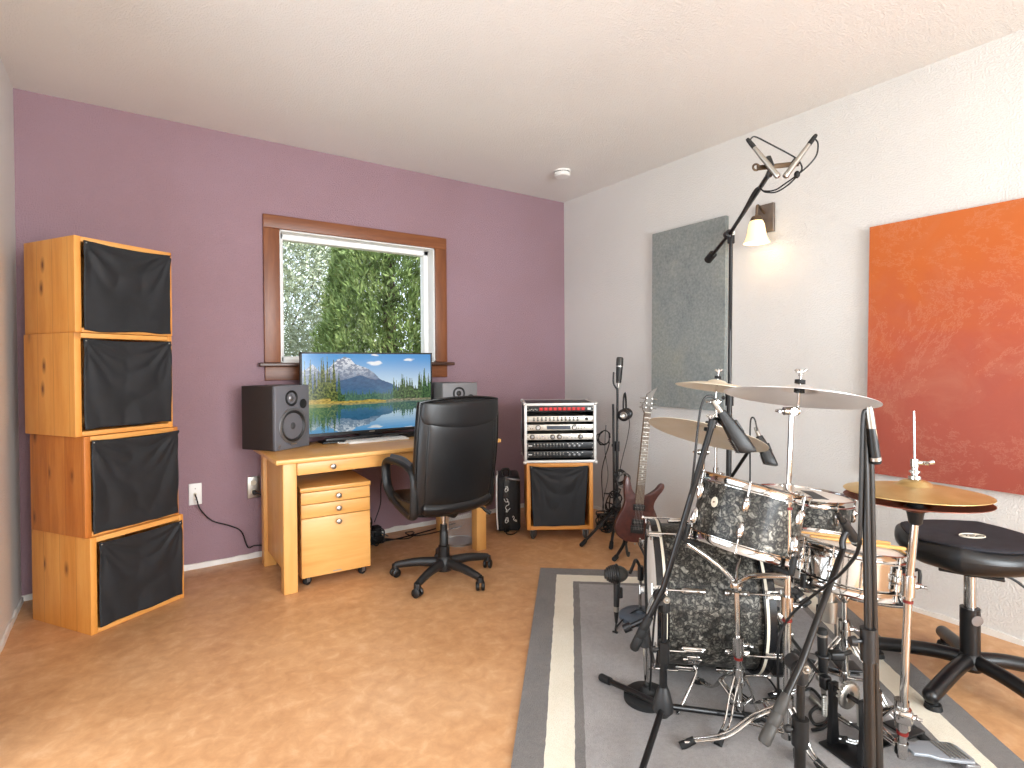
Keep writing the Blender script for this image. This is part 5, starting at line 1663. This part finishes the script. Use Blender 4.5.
# ride on the far side
c3 = at(707, 432, 2.62); a3 = tilt(.31, .23)
cymbal('ride_cymbal', 'wide pale bronze ride cymbal over the bass drum, behind the rack tom microphone', c3-a3*.015, a3, .545, 'brass_pale')
b3 = at(699, 560, 2.70); b3 = V((b3.x, b3.y, 0))
j3 = at(703.5, 452, 2.69)
cs3 = chrome_stand('cymbal_stand', 'chrome stand behind the bass drum carrying the wide ride cymbal', b3, trio(b3, b3+FH*.30+RH*.08),
    [(V((b3.x, b3.y, .05)), at(698.5, 550, 2.70), .0125), (at(698.5, 553, 2.70), j3, .0100)], .36, .12)
tilter(cs3, c3-a3*.015, a3, j3)
# small crash further back
c1 = at(717, 385.5, 2.92); a1 = tilt(.15, .09)
cymbal('crash_cymbal', 'smaller pale crash cymbal, half hidden behind the large silvery one, near the grey canvas', c1-a1*.015, a1, .42, 'brass_pale')
b1 = at(716, 560, 2.95); b1 = V((b1.x, b1.y, 0))
j1 = at(716, 402, 2.95)
cs1 = chrome_stand('cymbal_stand', 'slender chrome stand carrying the smaller pale crash, furthest from the camera', b1, trio(b1, b1+FH*.28-RH*.1),
    [(V((b1.x, b1.y, .05)), at(716, 540, 2.95), .011), (at(716, 543, 2.95), at(716, 470, 2.95), .009), (at(716, 472, 2.95), j1, .007)], .36, .12)
tilter(cs1, c1-a1*.015, a1, j1)
# hi-hat
hc = at(915, 492, 1.72); ha = tilt(.012, .035)
cymbal('hi_hat_cymbal', 'upper golden hi-hat cymbal in front of the orange canvas', hc, ha, .383, 'brass', hgt=.024)
cymbal('hi_hat_cymbal', 'lower dark copper hi-hat cymbal, edge showing under the golden one', hc-ha*.022, ha, .383, 'brass_red', flip=True, hgt=.024)
hb = onz(901.5, 772, ZR); hd = hb.dot(FH)
tb = V((hb.x, hb.y, 0))
hs_ = chrome_stand('hi_hat_stand', 'chrome hi-hat stand with a grey foot pedal, right of the snare drum', hb, [onz(836, 742, ZR), hb+V((.10, .26, 0))],
    [(V((hb.x, hb.y, .06)), at(903, 712, hd), .0135), (at(903, 716, hd), at(909, 580, 1.735), .0115), (at(909, 586, 1.735), hc-ha*.075, .0115)], .21, .09, cat='hi-hat stand')
MB().cyl(hc-ha*.09, hc+ha*.250, .0032, seg=10).build('pull_rod', 'chrome', hs_)
MB().lathe([(.013, -.10), (.018, -.095), (.024, -.058), (.03, -.052), (.03, -.044), (0, -.044)], mat4(hc, frame(ha)), 24).build('seat_cup', 'plastic', hs_)
MB().lathe([(.0, -.044), (.022, -.044), (.020, -.034), (0, -.034)], mat4(hc, frame(ha)), 24).build('seat_felt', 'rubber', hs_)
kt = MB().lathe([(0, .040), (.017, .040), (.017, .050), (.009, .052), (.009, .058), (.015, .060), (.015, .066), (.009, .068), (.009, .076), (.011, .078), (.011, .102), (0, .104)], mat4(hc, frame(ha)), 20).build('clutch', 'chrome', hs_)
wing(kt, hc+ha*.09+RH*.01, RH*1.0-FH*.2, .020)
MB().tube([hc+ha*.09+RH*.01, hc+ha*.088+RH*.04, hc+ha*.092+RH*.058], lambda t_: .004+.003*t_, 8).build('clutch_lever', 'chrome', kt)
MB().box(at(903, 715, hd), (.05, .05, .045), rz(.4), .012).build('joint_block', 'chrome', hs_)
M['pedal_grey'] = simple('cast_pedal_grey', '#8f949b', .42, .3)
# foot pedal of the hi-hat
f0 = onz(907, 748, .085); f1 = onz(962, 753, .055)
fx = (f1-f0); Lp = fx.length; fx.normalize()
fy = UP.cross(fx).normalized()
pm_ = mat4(f0, Matrix((fx, fy, fx.cross(fy))).transposed())
out = [(0, -.028), (.05, -.030), (.075, -.042), (Lp*.75, -.047), (Lp, -.046), (Lp+.012, -.03), (Lp+.012, .03), (Lp, .046), (Lp*.75, .047), (.075, .042), (.05, .030), (0, .028)]
MB().prism([(x, y) for x, y in out], -.006, .004, pm_, .003).build('footboard', 'pedal_grey', hs_)
for k in range(5):
    MB().box(pm_@V((Lp*.62+k*.016, 0, .005)), (.007, .075, .004), pm_.to_3x3()).build('tread_bar', 'steel', hs_)
MB().box(pm_@V((Lp+.0, 0, -.016)), (.05, .09, .016), pm_.to_3x3(), .004).build('heel_plate', 'grey_metal', hs_)

# ================================================================== KICK PEDALS
def kick_pedal(label, p, d, beater=True, group='kick drum foot pedals'):
    d = V(d).normalized()                      # from the toe end towards the heel
    sd = UP.cross(d)
    p = V((p.x, p.y, ZR))
    mm = mat4(p, Matrix((d, sd, UP)).transposed())
    r = thing('kick_pedal', label, 'drum pedal', mm, group)
    MB().box2((-.045, -.075, 0), (.055, .075, .008), .003).box2((.055, -.02, 0), (.31, .02, .006), .002).build('base_plate', 'black_metal', r, False)
    for s_ in (-1, 1):
        MB().prism([(-.022, 0), (.022, 0), (.012, .11), (.016, .205), (-.016, .205), (-.012, .11)], -.009, .009, mat4(V((0, s_*.055, .006)), Matrix(((1, 0, 0), (0, 0, -1), (0, 1, 0)))), .003).build('post', 'black_metal', r, False)
    MB().cyl((0, -.085, .195), (0, .085, .195), .008, seg=14).box((0, .085, .195), (.03, .03, .045), None, .006).build('axle', 'black_metal', r, False)
    sp_ = MB().lathe([(.018, -.008), (.038, -.007), (.042, -.004), (.042, .004), (.038, .007), (.018, .008)], mat4(V((0, 0, .195)), frame((0, 1, 0))), 28, closed=True).build('sprocket', 'steel', r, False)
    for k in range(24):
        a = pi*.95*k/10 if k <= 10 else None
        q = V((cos(a)*.044, 0, .195+sin(a)*.044)) if a is not None else None
        if k > 10:
            t_ = (k-10)/13; q = V((.044, 0, .195)).lerp(V((.055, 0, .10)), t_) if False else V((.044+.008*t_, 0, .195-.110*t_))
        MB().cyl(q-V((0, .006, 0)), q+V((0, .006, 0)), .0045, seg=8).build('chain_link', 'nickel', r, False)
    z0_, z1_ = .085, .028
    fb_ = MB().prism([(.05, -.030), (.16, -.044), (.22, -.046), (.22, .046), (.16, .044), (.05, .030)], -.004, .004, mat4(V((0, 0, .085)), Matrix.Rotation(.25, 3, 'Y')), .003).build('footboard', 'dark_grey', r, False)
    b = MB()
    MB().prism([(.10, -.024), (.19, -.028), (.19, .028), (.10, .024)], .004, .0055, mat4(V((0, 0, .085)), Matrix.Rotation(.25, 3, 'Y'))).build('tread', 'grey_metal', fb_, False)
    MB().prism([(.225, -.045), (.31, -.042), (.31, .042), (.225, .045)], -.004, .004, mat4(V((0, 0, .028)), Matrix.Identity(3)), .003).build('heel_plate', 'dark_grey', r, False)
    MB().lathe([(.008, -.0), (.009, .002)]+[(.008+.002*(k % 2), .004+.004*k) for k in range(16)]+[(.008, .07)], mat4(V((.012, .098, .07))), 14).build('spring', 'steel', r, False)
    if beater:
        bt = MB().cyl((0, -.02, .195), (-.06, -.02, .39), .0038, seg=10).build('beater_rod', 'chrome', r, False)
        MB().cyl((-.085, -.02, .385), (-.04, -.02, .400), .024, seg=20).build('beater', 'foam_grey', bt, False)
    return r
kp1 = kick_pedal('black kick pedal with chain and beater against the bass drum batter head', bB-ba*.115+ba.cross(UP)*.02, -ba)
p_ = onz(848, 755, ZR)
kp2 = kick_pedal('black slave kick pedal with chain, standing left of the hi-hat pedal', p_, (V((2.9, .62, 0))-p_), beater=False)
o = MB().cyl(kp1.matrix_world@V((0, -.085, .195)), kp2.matrix_world@V((0, .085, .195)), .007, seg=12).build('drive_shaft', 'black_metal', kp2)
for k in (0, 1):
    q = (kp1.matrix_world@V((0, -.085, .195))).lerp(kp2.matrix_world@V((0, .085, .195)), .08+.84*k)
    MB().box(q, (.035, .022, .022), frame(FH), .005).build('universal_joint', 'steel', o)

# ================================================================== KICK MICROPHONE AND LOW STANDS
def round_stand(label, base, top, rbase=.11, mat='chrome', bm='rubber', rt=.008):
    r = thing('round_base_stand', label, 'microphone stand', mat4(V((base.x, base.y, ZR))), 'short stands with round bases')
    MB().lathe([(0, 0), (rbase, 0), (rbase, .016), (rbase*.85, .028), (.03, .034), (.018, .05), (0, .05)], mat4(V((base.x, base.y, ZR))), 40).build('round_base', bm, r)
    top = V(top)
    bs = V((base.x, base.y, ZR+.04))
    MB().cyl(bs, top, rt, seg=14).build('tube', mat, r)
    MB().cyl(top-UP*.07, top, rt*1.9, seg=14).build('clutch', 'dark_grey', r)
    return r
M['blue_grey'] = simple('blue_grey_paint', '#4d5660', .4)
kb_ = onz(640, 618, ZR); kd = kb_.dot(FH)
rs1 = round_stand('chrome tube stand with a blue grey round base, holding the bass drum microphone', kb_, at(640.5, 566, kd), .105, bm='blue_grey')
MB().tube([at(640.5, 568, kd), at(636, 560, kd-.02), at(633, 566, kd-.06), at(630, 573, kd-.10)], .008, 10, smooth=4).build('gooseneck', 'dark_grey', rs1)
km_ = at(616, 574, kd-.14)
kmic = thing('bass_drum_microphone', 'egg shaped grey microphone with a vertical stem, left of the bass drum', 'microphone', mat4(km_))
MB().sphere(km_+RH*.0, .047, (1.25, .86, .86), Matrix((RH, FH, UP)).transposed(), 28, 18).build('capsule_shell', 'foam_grey', kmic)
b = MB()
gl_ = None
for k in range(6):
    x = -.052+.009*k
    rr = .047*.88*sqrt(max(.02, 1-(x/.059)**2))
    MB().torus(mat4(km_+RH*x, frame(RH)), rr, .0032, 28, 6).build('grille_rib', 'dark_grey', kmic)
MB().torus(mat4(km_+RH*.004, frame(RH)), .0425, .006, 32, 8).build('centre_band', 'brown_metal', kmic)
MB().cyl(km_-UP*.03+RH*.004, km_-UP*.155+RH*.001, .0165, .0135, seg=16).box(km_-UP*.09+RH*.016, (.03, .02, .05), frame(UP, RH), .005).build('stem', 'dark_grey', kmic)
MB().cyl(km_-UP*.155, km_-UP*.180, .0125, seg=16).build('connector_ring', 'nickel', kmic)
MB().cyl(km_-UP*.180, km_-UP*.235, .012, .006, seg=14).build('connector', 'rubber', kmic)
cb = km_-UP*.235
cable('thin black cable dropping from the egg shaped microphone to the rug by the bass drum', [cb, cb-UP*.05-RH*.008, V((cb.x-.012, cb.y+.01, ZR+.005)), V((cb.x-.005, cb.y-.01, ZR+.004)), onz(616, 628, ZR+.006), onz(626, 617, .03), onz(640, 610, .06), onz(655, 622, .02)], .0042)
rb_ = onz(647, 699, ZR); rd_ = rb_.dot(FH)
rs2 = round_stand('short stand with a black round base and chrome tube, before the bass drum', rb_, at(644.5, 628, rd_), .088, bm='rubber', rt=.0095)
MB().cyl(at(624, 629, rd_+.01), at(652, 617, rd_-.02), .010, seg=12).cyl(at(624, 629, rd_+.01), at(631, 626, rd_+.005), .0165, seg=14).build('boom_arm', 'black_metal', rs2)
MB().tube([at(645, 626, rd_), at(648, 612, rd_-.01), at(651, 600, rd_-.01), at(655, 597, rd_-.01)], .006, 8, smooth=4).build('cable_clip', 'grey_cable', rs2)
# microphone under the snare and one by the near cymbal stand
mu_ = tube_mic(at(823.5, 684, 1.98), at(822, 628, 1.98), .017, 'snare_microphone', 'black cylindrical microphone standing upright under the snare drum', 'plastic', grille='rubber', gl=.12, ring=True)
MB().box(at(836, 655, 2.0), (.055, .035, .03), frame(UP, RH), .008).cyl(at(827, 658, 1.985), at(850, 652, 2.08), .009, seg=12).torus(mat4(at(823, 655, 1.98)), .021, .005, 20, 8).build('clamp', 'plastic', ss)
mk_ = tube_mic(at(793, 588, 2.02), at(808, 606, 1.98), .019, 'batter_microphone', 'stubby black microphone with pale ring, clipped low beside the near cymbal stand', 'plastic', grille='rubber', gl=.42, ring=True)
MB().cyl(at(789, 590, 1.95), at(795, 592, 2.0), .012, seg=12).build('microphone_clip', 'plastic', cs2)
# cables on the rug
cable('black cable coiled on the rug between the pedals and the near cymbal stand', [onz(804, 690, .02), onz(812, 689, .02), onz(822, 700, .02), onz(829, 712, .02), onz(826, 722, .02), onz(815, 724, .02), onz(810, 714, .03), onz(818, 706, .02), onz(828, 706, .02), onz(833, 716, .02), onz(824, 727, .02), onz(812, 730, .02)], .006)
cn = thing('cable_connector', 'silver cable connector lying on the rug beside the coiled cable', 'connector', mat4(onz(817, 704, ZR+.009)))
q0, q1 = onz(811, 697, ZR+.010), onz(823, 709, ZR+.010)
MB().cyl(q0, q1, .0095, seg=16).build('barrel', 'nickel', cn)
MB().cyl(q1, q1+(q1-q0).normalized()*.035, .008, .005, seg=14).build('boot', 'rubber', cn)
cable('thin black cable curving over the rug behind the rack tom stand', [onz(757, 668, .02), onz(766, 676, .02), onz(774, 686, .02), onz(779, 696, .02), onz(782, 715, .02)], .004)

# ================================================================== STOOL
sb = V((2.765, .78, 0))
stl = thing('drum_stool', 'black padded drum stool with five tube legs, at the right edge', 'stool', mat4(sb))
ZS = .548
def stmid(x, y):
    rr = hypot(x, y)/.22
    return V((x, y, ZS+.012*rr*rr-.010*sm(.0, .2, -x)*(1-min(1, abs(y)/.1)) )), UP
fr = mat4(V((0, 0, 0)), rz(atan2(RH.y, RH.x)))
pb_ = pad(.480, .470, .125, stmid, .86, 36, 4.5)
pb_.v = [fr@v for v in pb_.v]
pb_.build('seat', 'leather', stl, False)
def stmid2(x, y):
    p, n_ = stmid(x, y); return p+UP*.046, n_
pb_ = pad(.440, .430, .038, stmid2, .86, 36, 3)
pb_.v = [fr@v for v in pb_.v]
M['velour'] = simple('black_velour', '#1a1a20', .9, c2='#24242c', nscale=30, bump=.3, bscale=300)
pb_.build('seat_top', 'velour', stl, False)
lgm = fr@mat4(V((-.025, -.04, ZS+.0675)), Matrix.Diagonal((1, .62, 1)))
lo = MB().torus(lgm, .046, .0028, 40, 6).build('oval_emblem', 'cream', stl, False)
def txt(s_, size, mm, mat, parent, name='lettering'):
    cu = bpy.data.curves.new(name, 'FONT'); cu.body = s_; cu.size = size; cu.extrude = .0006
    cu.align_x = 'CENTER'; cu.align_y = 'CENTER'
    o = bpy.data.objects.new(name, cu); COL.objects.link(o)
    cu.materials.append(M[mat])
    bpy.context.view_layer.update()
    me = bpy.data.meshes.new_from_object(o.evaluated_get(bpy.context.evaluated_depsgraph_get()))
    bpy.data.objects.remove(o); bpy.data.curves.remove(cu)
    me.name = name
    me.transform(mm)
    o = bpy.data.objects.new(name, me); COL.objects.link(o); o.parent = parent
    return o
txt('ROC', .034, fr@mat4(V((-.025, -.04, ZS+.067)), rz(0)), 'cream', lo)
MB().box((0, 0, .475), (.20, .20, .012), rz(.3), .004).cyl((0, 0, .445), (0, 0, .47), .026, seg=18).build('seat_plate', 'black_metal', stl, False)
MB().cyl((0, 0, .29), (0, 0, .465), .021, seg=20).build('height_post', 'chrome', stl, False)
cl_ = MB().cyl((0, 0, .09), (0, 0, .315), .0335, seg=24).build('column', 'black_metal', stl, False)
dd_ = (-FH+RH*.05).normalized()
MB().lathe([(0, 0), (.024, 0), (.024, .003), (0, .004)], mat4(dd_*.032+UP*.275, frame(dd_) @ Matrix.Diagonal((1, .85, 1))), 24).build('round_badge', 'grey_metal', cl_, False)
MB().tube([V((0, 0, .465))+RH*.05-FH*.03, V((0, 0, .455))+RH*.11-FH*.06, V((0, 0, .405))+RH*.165-FH*.10], .005, 8, smooth=3).sphere(V((0, 0, .40))+RH*.172-FH*.105, .011, (1, 1, 2.0), frame(RH*.06-UP*.05-FH*.04), 12, 8).build('height_lever', 'plastic', stl, False)
MB().lathe([(0, .07), (.04, .07), (.05, .085), (.046, .12), (.034, .135), (0, .135)], None, 28).build('base_hub', 'black_metal', stl, False)
e0 = onz(921, 702, .065)-sb
a0 = atan2(e0.y, e0.x)
for k in range(5):
    a = a0+k*2*pi/5
    dv = V((cos(a), sin(a), 0)); Lg = .335
    lg = MB().tube([dv*.02+UP*.108, dv*.14+UP*.102, dv*Lg+UP*.066], .0275, 16, smooth=4).sphere(dv*Lg+UP*.066, .0275, seg=16, rings=10).build('leg', 'black_metal', stl, False)
    MB().cyl(dv*(Lg-.02)+UP*.05, dv*(Lg-.02)+UP*.026, .016, seg=14).cyl(dv*(Lg-.02)+UP*.030, dv*(Lg-.02)+UP*(ZR if True else 0), .026, .030, seg=18).build('rubber_foot', 'rubber', lg, False)

# ================================================================== LIGHT
def area(name, loc, dirv, sx, sy, power, col=(1, 1, 1)):
    l = bpy.data.lights.new(name, 'AREA'); l.shape = 'RECTANGLE'; l.size = sx; l.size_y = sy
    l.energy = power; l.color = col
    o = bpy.data.objects.new(name, l); COL.objects.link(o)
    o.matrix_world = mat4(V(loc), frame(-V(dirv), (0, 0, 1) if abs(dirv[2]) < .9 else (1, 0, 0)))
    return o
# daylight through the glazed door (left wall) and fill light at the window added behind the viewer
area('daylight_door', (XL-.03, 1.55, 1.05), (1, 0, .12), 1.95, 1.9, 38, (.93, .97, 1.0))
area('fill_window_light', (1.25, YF-.03, 1.45), (-.40, 1, .0), 1.9, 2.8, 440, (.91, .965, 1.0))
# daylight on the garden
sun = bpy.data.lights.new('sun', 'SUN'); sun.energy = 10.0; sun.angle = .02; sun.color = (1, .95, .86)
so_ = bpy.data.objects.new('sun', sun); COL.objects.link(so_)
so_.matrix_world = mat4(V((4, -2, 8)), frame(V((.35, -.52, .95))))
w = bpy.data.worlds.new('sky'); SC.world = w; w.use_nodes = True
bg_ = w.node_tree.nodes['Background']
bg_.inputs['Color'].default_value = (.78, .88, 1, 1); bg_.inputs['Strength'].default_value = 3.2
SC.view_settings.view_transform = 'Standard'
SC.view_settings.look = 'None'
SC.view_settings.gamma = 1
SC.view_settings.exposure = -0.24
SC.view_settings.use_curve_mapping = False
SC.cycles.use_denoising = True
SC.cycles.max_bounces = 8
SC.cycles.diffuse_bounces = 5
SC.cycles.glossy_bounces = 4
SC.cycles.transparent_max_bounces = 8
SC.cycles.sample_clamp_indirect = 6
SC.cycles.caustics_reflective = False
SC.cycles.caustics_refractive = False
